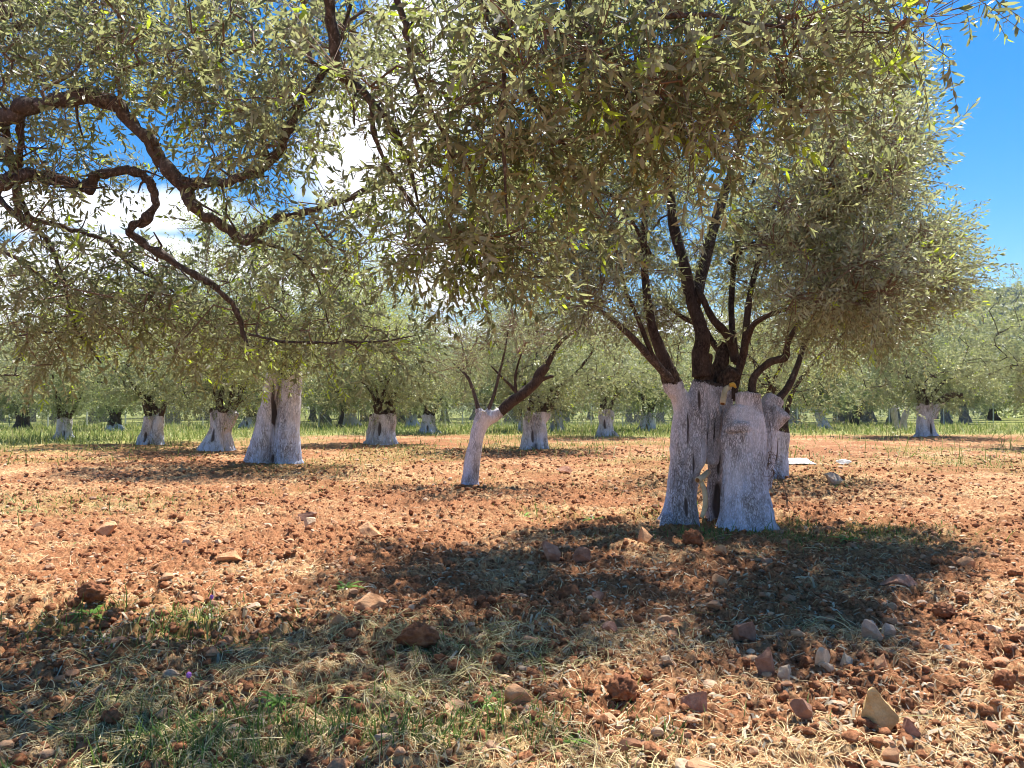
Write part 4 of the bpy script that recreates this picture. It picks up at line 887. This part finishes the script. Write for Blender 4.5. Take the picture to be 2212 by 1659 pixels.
# ------------------------------------------------------------------ wire fence
def fence():
    D0 = 60.0; root = empty("wire_fence", (0, D0, 0)); tag(root, "long wire netting fence on pale posts between the orchard and the green grass", "fence")
    mp = simple("weathered_post", (.66, .67, .64), .8, (.50, .51, .48), 5); mw = simple("galvanised_wire", (.46, .48, .50), .45, spec=.5)
    def fy(X): return 60 + (8 * sstep(16, 33, X))
    known = [(1411, 60), (1752, 60), (1821, 60), (1974, 60), (2328, 60), (2452, 60), (2580, 60), (2690, 60), (3151, 60), (3324, 60), (3520, 60), (3716, 60), (3912, 60), (1256, 60), (1600, 60)]
    xs = sorted([float(P4(k, 1680, fy(P4(k, 1680, 60)[0]))[0]) for k, _ in known]); x = xs[0] - 3
    while x > -46: xs.append(x); x -= 3.0
    xs = sorted(xs); top = 1.78
    for x in xs:
        y = float(fy(np.array(x))); V, fs = tube([[x, y - D0, -.1], [x, y - D0, 1.0], [x + .0, y - D0, 1.84], [x, y - D0, 1.9]], [.055, .052, .05, .04], 6, .03, int(abs(x) * 10), 2)
        link("post", mesh_np("post", V, fs), mp, root)
    for bx, dx in ((P4(1974, 0, 60)[0], 1), (P4(1974, 0, 60)[0], -1), (P4(1256, 0, 60)[0], 1)):
        V, fs = tube([[bx, -.06, 1.5], [bx + dx * .7, -.06, .75], [bx + dx * 1.4, -.06, -.05]], [.04, .04, .04], 6, .02, 3, 2); link("brace", mesh_np("brace", V, fs), mp, root)
    A, B = [], []; sp = .11; x0, x1 = xs[0], xs[-1]
    X = np.arange(x0 - top, x1, sp)
    for sgn in (1, -1):
        a = np.stack([X if sgn == 1 else X + top, np.zeros_like(X), np.full_like(X, .02)], 1); b = a + np.array([sgn * 1.55, 0, 1.55])
        for p in (a, b): p[:, 1] = fy(p[:, 0]) - D0
        A.append(a); B.append(b)
    A, B = np.vstack(A), np.vstack(B); ok = (A[:, 0] > x0) & (B[:, 0] > x0) & (A[:, 0] < x1) & (B[:, 0] < x1)
    V, fs = segs_mesh(A[ok], B[ok], np.full(ok.sum(), .006), np.full(ok.sum(), .006), 3)
    link("wire_netting", mesh_np("wire_netting", V, fs), mw, root)
    for z in (1.57, 1.72, 1.84):
        xx = np.array(xs); p = np.stack([xx, fy(xx) - D0 - .05, np.full_like(xx, z)], 1); V, fs = segs_mesh(p[:-1], p[1:], np.full(len(p) - 1, .006), np.full(len(p) - 1, .006), 4)
        link("strand_wire", mesh_np("strand_wire", V, fs), mw, root)
fence()

# ------------------------------------------------------------------ loose things on the ground
def polar(n, r0, r1, rng, hw=38):
    r = np.exp(rng.uniform(math.log(r0), math.log(r1), n)); a = np.radians(rng.uniform(-hw, hw, n)); return r * np.sin(a), r * np.cos(a), r
def stone_v(rng, level=3, ang=.5, lumps=6):
    V, Fc = ico(level); V = V.copy()
    for _ in range(lumps):                        # chop flat facets
        d = rng.normal(size=3); d /= np.linalg.norm(d); h = rng.uniform(.38, .78); q = V @ d; m = q > h; V[m] -= np.outer(q[m] - h, d) * (1 - (1 - ang) * .5)
    n = vnoise3(V[:, 0] * 3 + 9, V[:, 1] * 3, V[:, 2] * 3, int(rng.integers(1000))) - .5; V *= (1 + .14 * n)[:, None]
    n = vnoise3(V[:, 0] * 9 + 9, V[:, 1] * 9, V[:, 2] * 9, int(rng.integers(1000))) - .5; V *= (1 + .05 * n)[:, None]
    return V, Fc
def stuff_scatter(name, protos, x, y, size, flat, sink, rng, mat, label, cat, smooth=False):
    w = rng.integers(0, len(protos), len(x)); z = gz(x, y); Vs, Fs = [], []; off = 0
    for k, (V, Fc) in enumerate(protos):
        i = np.nonzero(w == k)[0]
        if not len(i): continue
        R = basis(rng.normal(size=(len(i), 3)), rng); v = np.einsum('mij,nj->mni', R, V) * size[i][:, None, None]
        v[..., 2] *= flat; v += np.stack([x[i], y[i], z[i] + size[i] * flat * sink], 1)[:, None]
        Vs.append(v.reshape(-1, 3)); Fs.append((Fc[None] + (np.arange(len(i)) * len(V) + off)[:, None, None]).reshape(-1, 3)); off += len(i) * len(V)
    o = link(name, mesh_np(name, np.vstack(Vs), [np.vstack(Fs)], smooth), mat); tag(o, label, cat, kind='stuff'); return o
def scatter_all():
    rng = np.random.default_rng(42)
    # crumbly clods
    pr = []
    for k in range(8):
        V, Fc = ico(2); n = vnoise3(V[:, 0] * 2.2 + k, V[:, 1] * 2.2, V[:, 2] * 2.2, k) + .6 * vnoise3(V[:, 0] * 5, V[:, 1] * 5 + k, V[:, 2] * 5, k + 9) + .35 * vnoise3(V[:, 0] * 11, V[:, 1] * 11, V[:, 2] * 11, k + 19); pr.append((V * (n * .75 + .15)[:, None], Fc))
    x, y, r = polar(34000, 2.9, 30, rng); keep = rng.random(len(x)) < .3 + .9 * sstep(.42, .6, fbm2(x * .9, y * .9, 3, 8)); x, y, r = x[keep], y[keep], r[keep]
    s = np.exp(rng.normal(math.log(.0095), .55, len(x))) * (1 + r * .06); s = np.clip(s, .005, .05)
    m = simple("soil_clod", (.13, .05, .024), .98, (.44, .20, .10), 30, .01, spec=.1)
    stuff_scatter("soil_clods", pr, x, y, s, .8, .35, rng, m, "crumbly red clods strewn over the ploughed soil", "soil", True)
    # gravel and little stones
    pr = [stone_v(np.random.default_rng(k), 2, 1.0, 5) for k in range(8)]
    x, y, r = polar(12000, 2.9, 34, rng); s = np.exp(rng.normal(math.log(.0085), .65, len(x))) * (1 + r * .07); s = np.clip(s, .004, .07)
    m = island_mat("pebble", [(0.0, (.36, .17, .09)), (.35, (.48, .27, .15)), (.6, (.55, .36, .21)), (.8, (.34, .19, .12)), (.95, (.66, .50, .34)), (1., (.5, .36, .26))], .85, bmp=.004)
    stuff_scatter("gravel", pr, x, y, s, .65, .35, rng, m, "small reddish and tan stones mixed into the soil", "gravel")
    # straw
    def strands(n, r0, r1, dens, L, W, lift, mat, name, label, cat, seed, curl=.5, upright=0.0, thick=1.0, pick=None, hw=38, nseg=4):
        rg = np.random.default_rng(seed); x, y, r = polar(n, r0, r1, rg, hw); k = rg.random(n) < dens(x, y); x, y, r = x[k], y[k], r[k]; n = len(x)
        l = L * np.exp(rg.normal(0, .45, n)); a = rg.uniform(0, 2 * np.pi, n); ca = rg.normal(0, curl, n); el = rg.normal(upright, .22 + .12 * (upright > .5), n) if upright else np.abs(rg.normal(0, .25, n))
        w = W * (1 + r * .09 * thick) * rg.uniform(.6, 1.3, n); t = np.linspace(0, 1, nseg + 1)
        ang = a[:, None] + ca[:, None] * t[None] * 2; dx = np.cos(ang) * np.cos(el)[:, None]; dy = np.sin(ang) * np.cos(el)[:, None]
        px = x[:, None] + np.concatenate([np.zeros((n, 1)), np.cumsum(dx[:, :-1], 1)], 1) * (l / nseg)[:, None]; py = y[:, None] + np.concatenate([np.zeros((n, 1)), np.cumsum(dy[:, :-1], 1)], 1) * (l / nseg)[:, None]
        if upright: pz = gz(x, y)[:, None] - .01 + (np.sin(el) * l)[:, None] * (t - .28 * t ** 2 * np.abs(rg.normal(1, .5, n))[:, None])[:, :]
        else:
            g = gz(px.ravel(), py.ravel()).reshape(px.shape); pz = np.maximum(g, (g[:, :1] * (1 - t) + g[:, -1:] * t)) + lift + (np.sin(el) * l * .5)[:, None] * 4 * (t * (1 - t))[None] * rg.random(n)[:, None]
        sx, sy = -np.sin(ang), np.cos(ang); tilt = rg.uniform(-.8, .8, n)[:, None]
        tap = (1 - .85 * t ** 2)[None] if upright else (1 - .3 * t)[None]
        ww = w[:, None] * tap * .5
        Lf = np.stack([px - sx * ww, py - sy * ww, pz - ww * tilt], -1); Rt = np.stack([px + sx * ww, py + sy * ww, pz + ww * tilt], -1)
        V = np.stack([Lf, Rt], 2).reshape(-1, 3); m = 2 * (nseg + 1); j = np.arange(nseg) * 2
        f = np.stack([j, j + 1, j + 3, j + 2], 1)[None] + (np.arange(n) * m)[:, None, None]
        o = link(name, mesh_np(name, V, [f.reshape(-1, 4)]), mat); tag(o, label, cat, kind='stuff'); return o
    ms = island_mat("dry_straw", [(0, (.28, .17, .07)), (.3, (.52, .35, .16)), (.7, (.70, .52, .27)), (1, (.80, .66, .42))], .6, .15)
    strands(200000, 2.9, 32, lambda x, y: .05 + .8 * np.clip(hay_amt(x, y), 0, 1) ** 1.5 * (.3 + .9 * sstep(.42, .58, fbm2(x * 3.2, y * 3.2, 3, 123))), .085, .0026, .008, ms, "dry_straw", "pale dry straw scattered over the red soil", "straw", 1, curl=.55)
    mh = island_mat("mown_hay", [(0, (.13, .13, .045)), (.35, (.34, .30, .11)), (.7, (.60, .50, .24)), (1, (.72, .62, .36))], .6, .2)
    def hay2(x, y): return np.clip(.9 * blob(x, y, 1000, 1375, 1.0, .5) + 1.0 * blob(x, y, 250, 1560, 1.6, .6) + .7 * blob(x, y, 600, 1440, 1.2, .5) + .9 * blob(x, y, 850, 1600, .9, .35) + .6 * blob(x, y, 1080, 1400, .5, .3) + .5 * blob(x, y, 1780, 1350, .35, .12) + .4 * blob(x, y, 1850, 1180, 1.0, .5), 0, 1) * (.08 + .8 * sstep(.45, .6, fbm2(x * 2, y * 2, 3, 66)))
    strands(70000, 2.9, 12, hay2, .14, .0034, .025, mh, "mown_hay", "greyish mown hay lying in swaths at the lower left", "hay", 2, curl=.4)
    mg = island_mat("green_weed", [(0, (.05, .10, .02)), (.4, (.11, .19, .04)), (.8, (.20, .30, .06)), (1, (.40, .42, .14))], .5, .3)
    strands(170000, 2.9, 34, lambda x, y: weed_amt(x, y) * .85, .10, .0050, 0, mg, "green_weeds", "low green weeds sprouting in patches from the soil", "weeds", 3, curl=.5, upright=.95, nseg=3)
    mf = island_mat("field_grass", [(0, (.10, .15, .03)), (.4, (.20, .26, .06)), (.75, (.38, .38, .13)), (1, (.58, .50, .26))], .6, .3)
    strands(90000, 24, 75, lambda x, y: np.clip(green_field(x, y) * .9 + .03 + .25 * sstep(.5, .62, fbm2(x * .3, y * .3, 3, 91)) * sstep(24, 40, y) * .6, 0, 1), .34, .010, 0, mf, "field_grass", "bright green tall grass along and beyond the fence", "grass", 4, curl=.2, upright=1.15, thick=.6, nseg=2, hw=40)
    ml = island_mat("fallen_leaf", [(0, (.20, .13, .08)), (.5, (.36, .28, .18)), (1, (.5, .44, .32))], .7)
    strands(16000, 2.9, 9, lambda x, y: .25 + .6 * sstep(.5, .6, fbm2(x * 1.5, y * 1.5, 2, 5)), .045, .010, .008, ml, "fallen_leaves", "dry fallen olive leaves littering the ground", "leaf litter", 5, curl=.2, nseg=2)
scatter_all()

# ------------------------------------------------------------------ single stones and clods
MS = {k: simple("stone_" + k, c, .85, c2, 14, .012) for k, (c, c2) in dict(yellow=((.50, .30, .11), (.72, .50, .24)), red=((.34, .15, .09), (.55, .30, .20)), pale=((.52, .36, .23), (.72, .54, .36)), brown=((.22, .11, .07), (.38, .21, .14)), grey=((.34, .25, .19), (.50, .39, .29)), white=((.50, .44, .38), (.80, .77, .73)), orange=((.50, .24, .11), (.68, .38, .20)), soil=((.17, .06, .028), (.34, .14, .06))).items()}
def stone(x, y, w, h, mat, label, seed, name="stone", cat="stone", level=4, dep=None, lumps=12, yaw=None):
    rng = np.random.default_rng(seed); c = G(x, y); D = float(c[1]); s = D / F; V, Fc = stone_v(rng, level, 1.0 if name != 'soil_clod' else .2, lumps)
    if name == 'soil_clod':
        n = vnoise3(V[:, 0] * 5, V[:, 1] * 5, V[:, 2] * 5, seed) + .6 * vnoise3(V[:, 0] * 11, V[:, 1] * 11, V[:, 2] * 11, seed) ; V = V * (.55 + .5 * n)[:, None]
    V = V / (V.max(0) - V.min(0)) ; V[:, 2] -= V[:, 2].min(); W = w * s * 1.2; H = h * s * 1.2
    pk = {0: .42, 2: .45, 4: .25, 13: .4, 16: .6}.get(seed - 300, .15); V[:, :2] *= (1 - pk * V[:, 2:3]); V[:, 0] -= .25 * pk * V[:, 2]
    V = V * np.array([W, dep or W * .75, H * 1.35]); 
    o = link(name, mesh_np(name, V, [Fc], name != 'stone' or level > 4), MS[mat]); o.location = (c[0], D + W * .3, float(gz(c[0], D + W * .3)) - H * .18); o.rotation_euler = (rng.uniform(-.1, .1), rng.uniform(-.12, .12), rng.uniform(-.4, .4)); tag(o, label, cat)
    if name == 'stone':
        o.data.polygons.foreach_set("use_smooth", np.ones(len(o.data.polygons), bool)); o.data.set_sharp_from_angle(angle=math.radians(24))
STN = [
    (1920, 1568, 84, 68, 'yellow', "big yellowish pointed rock near the bottom right corner"),
    (1972, 1578, 34, 30, 'red', "flat reddish stone leaning against the big yellow rock"),
    (1655, 1450, 46, 48, 'brown', "pointed brown stone standing below the shade at lower right"),
    (1699, 1462, 34, 28, 'pale', "pale split stone just right of the pointed brown one"),
    (1510, 1540, 56, 38, 'red', "rounded pinkish brown stone at the bottom, left of the dark pitted one"),
    (1745, 1560, 44, 34, 'brown', "dark purple pitted stone left of the big yellow rock"),
    (1892, 1378, 40, 30, 'grey', "light grey stone at the edge of the right hand shade"),
    (1922, 1368, 34, 26, 'grey', "greyish brown stone touching the light grey one"),
    (1962, 1266, 66, 20, 'red', "long flat reddish stone lying at the right below the weeds"),
    (662, 1116, 42, 14, 'brown', "flat brown stone in the middle left of the soil"),
    (666, 1138, 26, 16, 'pale', "small pale pointed stone below the flat brown one"),
    (222, 1150, 40, 22, 'orange', "orange stone in the soil at the left"),
    (1808, 1046, 36, 20, 'grey', "grey stone in the soil right of the big trunk"),
    (1400, 1176, 34, 28, 'orange', "tan stone in front of the left foot of the big trunk"),
    (1190, 1208, 40, 28, 'red', "reddish stone inside the shade left of the big trunk"),
    (1258, 1215, 36, 26, 'brown', "purplish brown stone in the middle of the dark shade"),
    (803, 1165, 60, 28, 'orange', "wedge shaped tan stone at the left edge of the central shade"),
    (800, 1315, 66, 22, 'orange', "broad dusty grey stone by the green hay"),
    (1118, 1512, 54, 34, 'orange', "rough pinkish stone beside the bright broadleaf weed"),
    (1780, 1448, 40, 34, 'pale', "pale square stone at the right below the shade"),
    (1838, 1428, 30, 22, 'pale', "small cream stone up and right of the pale square one"),
    (1908, 1448, 28, 26, 'orange', "small tan stone above the big yellow rock"),
    (1925, 1640, 36, 30, 'orange', "smooth orange stone at the bottom edge below the yellow rock"),
    (1225, 1022, 26, 12, 'red', "dark red stone on the sunlit soil right of the thin tree"),
    (1013, 1040, 20, 13, 'white', "white painted stone at the foot of the thin leaning tree"),
    (1478, 1653, 40, 22, 'pale', "pale stone cut by the bottom edge of the picture"),
    (495, 1210, 46, 16, 'orange', "flat orange stone on the sunlit soil at the left"),
    (1610, 1378, 44, 34, 'brown', "dull brown stone half buried in the right hand shade"),
    (1562, 1205, 24, 16, 'orange', "small orange stone just below the hollow between the trunks"),
    (400, 1172, 22, 14, 'pale', "small pinkish stone on the sunlit soil left of the flat brown one"),
    (730, 1365, 26, 18, 'orange', "small tan stone in the hay at the lower left"),
    (560, 1570, 34, 20, 'grey', "dull stone in the shaded weeds at the bottom left"),
    (2100, 1220, 34, 16, 'orange', "flat tan stone at the far right of the soil"),
    (1320, 1350, 30, 16, 'red', "small red stone on the sunlit strip between the two shades"),
    (1560, 1262, 30, 16, 'orange', "tan stone lit by the sun in the middle of the shade"),
    (1440, 1430, 26, 18, 'pale', "small pale stone left of the pointed brown one"),
    (1290, 1290, 26, 14, 'red', "little red stone near the front rim of the central shade"),
]
for i, (x, y, w, h, m, l) in enumerate(STN): stone(x, y, w, h, m, l, 300 + i)
for i, (x, y, w, h, l) in enumerate([(1350, 1505, 66, 40, "dark crumbly soil clod at the bottom centre"), (900, 1405, 90, 36, "large shaded soil clod beside the green hay"), (1235, 1290, 50, 26, "raised soil clod at the front of the central shade"),
      (1500, 1180, 46, 26, "soil clod in front of the big trunk"), (2050, 1330, 46, 22, "soil clod at the right of the field"), (1010, 1400, 40, 24, "small dark soil clod right of the large shaded one"), (2180, 1490, 50, 30, "soil clod at the right edge"), (190, 1315, 60, 30, "soil clod in the shade at the left")]):
    stone(x, y, w, h, 'soil', l, 400 + i, "soil_clod", "clod", lumps=1)
def white_heap():
    rng = np.random.default_rng(9); V, Fc = stone_v(rng, 5, 1, 5); c = G(1722, 1002); s = float(c[1]) / F; V = V / (V.max(0) - V.min(0)) * np.array([80 * s, 1.3, .20]); V[:, 2] += .05 * vnoise3(V[:, 0] * 6, V[:, 1] * 6, V[:, 2] * 6, 4)
    o = link("limestone_slab", mesh_np("limestone_slab", V, [Fc], True), MS['white'], loc=(c[0], c[1], .02)); tag(o, "low white limestone slab lying on the soil behind the big trunk", "rock")
    c = G(1822, 1002); V = stone_v(rng, 4, 1, 5)[0]; V = V / (V.max(0) - V.min(0)) * np.array([.42, .3, .14]); o = link("limestone_slab", mesh_np("limestone_slab", V, [ico(4)[1]], True), MS['white'], loc=(c[0], c[1], .05)); tag(o, "small white stone to the right of the white limestone slab", "rock")
    c = G(1462, 930)
white_heap()

# ------------------------------------------------------------------ broadleaf weeds, thistles
MWEED = island_mat("broad_leaf", [(0, (.10, .22, .03)), (.5, (.20, .36, .05)), (1, (.32, .48, .09))], .5, .35)
def weed(x, y, size, label, seed, n=9, up=.5, mat=None, group=None):
    rng = np.random.default_rng(seed); c = G(x, y); z = float(gz(c[0], c[1])); Vs, Fs = [], []; off = 0; ns = 7
    for k in range(n):
        a = 2 * math.pi * k / n + rng.uniform(-.4, .4); l = size * rng.uniform(.6, 1.1); w = l * rng.uniform(.14, .22); e = rng.uniform(.15, up + .3); t = np.linspace(0, 1, ns)
        r = l * t; zz = l * (np.sin(e) * t - .45 * t ** 2); wid = w * np.sin(np.pi * np.clip(t * .92 + .06, 0, 1)) ** .8 * (1 + .2 * np.sin(t * 22)) * .5 + .001
        cx, cy = np.cos(a) * r, np.sin(a) * r; sx, sy = -np.sin(a), np.cos(a)
        mid = np.stack([cx, cy, zz], 1); lf = mid + np.outer(wid, [sx, sy, .35]); rt = mid + np.outer(wid, [-sx, -sy, .35])
        V = np.stack([lf, mid, rt], 1).reshape(-1, 3); j = np.arange(ns - 1) * 3; f = np.vstack([np.stack([j, j + 1, j + 4, j + 3], 1), np.stack([j + 1, j + 2, j + 5, j + 4], 1)]); Vs.append(V); Fs.append(f + off); off += len(V)
    o = link("broadleaf_weed", mesh_np("broadleaf_weed", np.vstack(Vs), [np.vstack(Fs)], True), mat or MWEED, loc=(c[0], c[1], z)); tag(o, label, "plant", group)
for i, (x, y, s, l) in enumerate([(745, 1270, .20, "pale green broadleaf weed with spread leaves on the sunlit soil, left of centre"), (1052, 1508, .13, "bright green broadleaf weed among the hay at the bottom centre"),
      (1225, 1572, .17, "long leaved green weed near the bottom, below the pinkish stone"), (1832, 1170, .24, "leafy green weed in the grass patch right of the big trunk"), (1130, 1106, .22, "small bright weed at the back rim of the central shade"),
      (200, 1330, .20, "dark green weed in the shade at the left"), (400, 1378, .18, "green weed at the left shade rim, right of the darker one"), (330, 1480, .13, "small upright weed at the lower left"), (600, 1520, .15, "grey green weed in the shaded hay at the bottom left"),
      (850, 1600, .12, "single bright weed at the bottom, left of the long leaved one"), (1280, 1118, .22, "weed just left of the foot of the big trunk"), (160, 1165, .10, "tiny green sprout on the sunlit soil at the left"), (870, 1505, .12, "slim weed in the lower left shade"), (370, 1555, .12, "clump of fine green weed at the very bottom left"), (1445, 1110, .16, "leafy weed touching the left foot of the big trunk")]):
    weed(x, y, s, l, 500 + i)
MPUR = simple("thistle_purple", (.42, .16, .52)); MSTEM = simple("thistle_stem", (.16, .22, .08))
for i, (x, y, xf, yf, l) in enumerate([(455, 1340, 457, 1290, "purple thistle flower on a thin stem at the left shade rim"), (405, 1490, 408, 1458, "lower purple thistle flower in the hay at the bottom left")]):
    c = G(x, y); root = empty("thistle", (c[0], c[1], float(gz(c[0], c[1])))); tag(root, l, "flower"); D = c[1]; tp = P(xf, yf, D) - np.array(root.location)
    V, fs = tube([[0, 0, 0], tp * .5 + [.01, 0, 0], tp], [.003, .0025, .002], 6, 0, 1, 4); link("stem", mesh_np("stem", V, fs), MSTEM, root)
    V, Fc = ico(3); V = V * np.array([.011, .011, .014]) * (1 + .5 * (vnoise3(V[:, 0] * 9, V[:, 1] * 9, V[:, 2] * 4, 1)))[:, None] + tp; link("flower_head", mesh_np("flower_head", V, [Fc]), MPUR, root)

# ------------------------------------------------------------------ cream pipes lodged in the hollow trunk
MP = simple("cream_plastic", (.72, .62, .42), .45, (.55, .42, .22), 9); MPY = simple("yellow_plastic", (.80, .48, .08), .4)
def pipe(pts, r, label, strip=None):
    pts = [P(*p) for p in pts]; V, fs = tube(pts, [r] * len(pts), 14, 0, 1, 6); org = pts[0]; root = empty("plastic_pipe", org); tag(root, label, "pipe")
    link("pipe_body", mesh_np("pipe_body", V - org, fs, True), MP, root)
    e = pts[0]; d = (pts[0] - pts[1]) / np.linalg.norm(pts[0] - pts[1]); V, fs = tube([e + d * .001, e + d * .004], [r * .72, r * .72], 12, 0, 1, 2); link("bore_shade_disc", mesh_np("bore_shade_disc", V - org, fs), simple("painted_bore_shade", (.22, .10, .03)), root)  # pipe end is closed; dark disc paints the shade of an open bore
    if strip:
        sp, sr, mat, nm = strip; V, fs = tube([P(*p) for p in sp], sr, 10, .1, 2, 6); link(nm, mesh_np(nm, V - org, fs, True), mat, root)
pipe([(1507, 1037, 10.35), (1516, 1032, 10.45), (1530, 1020, 10.8)], .040, "cream pipe end with a bent strip below, in the lower hollow of the big trunk", ([(1514, 1040, 10.38), (1522, 1062, 10.36), (1524, 1090, 10.36), (1516, 1118, 10.36)], [.030, .034, .034, .028], MP, "bent_strip"))
pipe([(1561, 872, 10.35), (1563, 858, 10.4), (1567, 842, 10.5), (1576, 836, 10.6)], .038, "cream and yellow pipe end wedged high between the two halves of the big trunk", ([(1576, 832, 10.5), (1584, 831, 10.5), (1590, 838, 10.5)], [.025, .03, .012], MPY, "yellow_fitting"))
print("built", len(bpy.data.objects), "objects")

# ------------------------------------------------------------------ air
def haze():
    V = np.array([[x, y, z] for x in (-1600, 1600) for y in (-300, 1500) for z in (-3.5, 260)], float)
    f = np.array([[0, 1, 3, 2], [4, 6, 7, 5], [0, 4, 5, 1], [2, 3, 7, 6], [0, 2, 6, 4], [1, 5, 7, 3]])
    m = bpy.data.materials.new("air"); m.use_nodes = True; nt = m.node_tree; nt.nodes.clear(); o = nt.nodes.new("ShaderNodeOutputMaterial"); v = nt.nodes.new("ShaderNodeVolumePrincipled")
    v.inputs['Color'].default_value = (.78, .88, 1, 1); v.inputs['Density'].default_value = 0.00014; nt.links.new(v.outputs[0], o.inputs['Volume'])
    tag(link("haze", mesh_np("haze", V, [f]), m), kind='stuff')
haze()
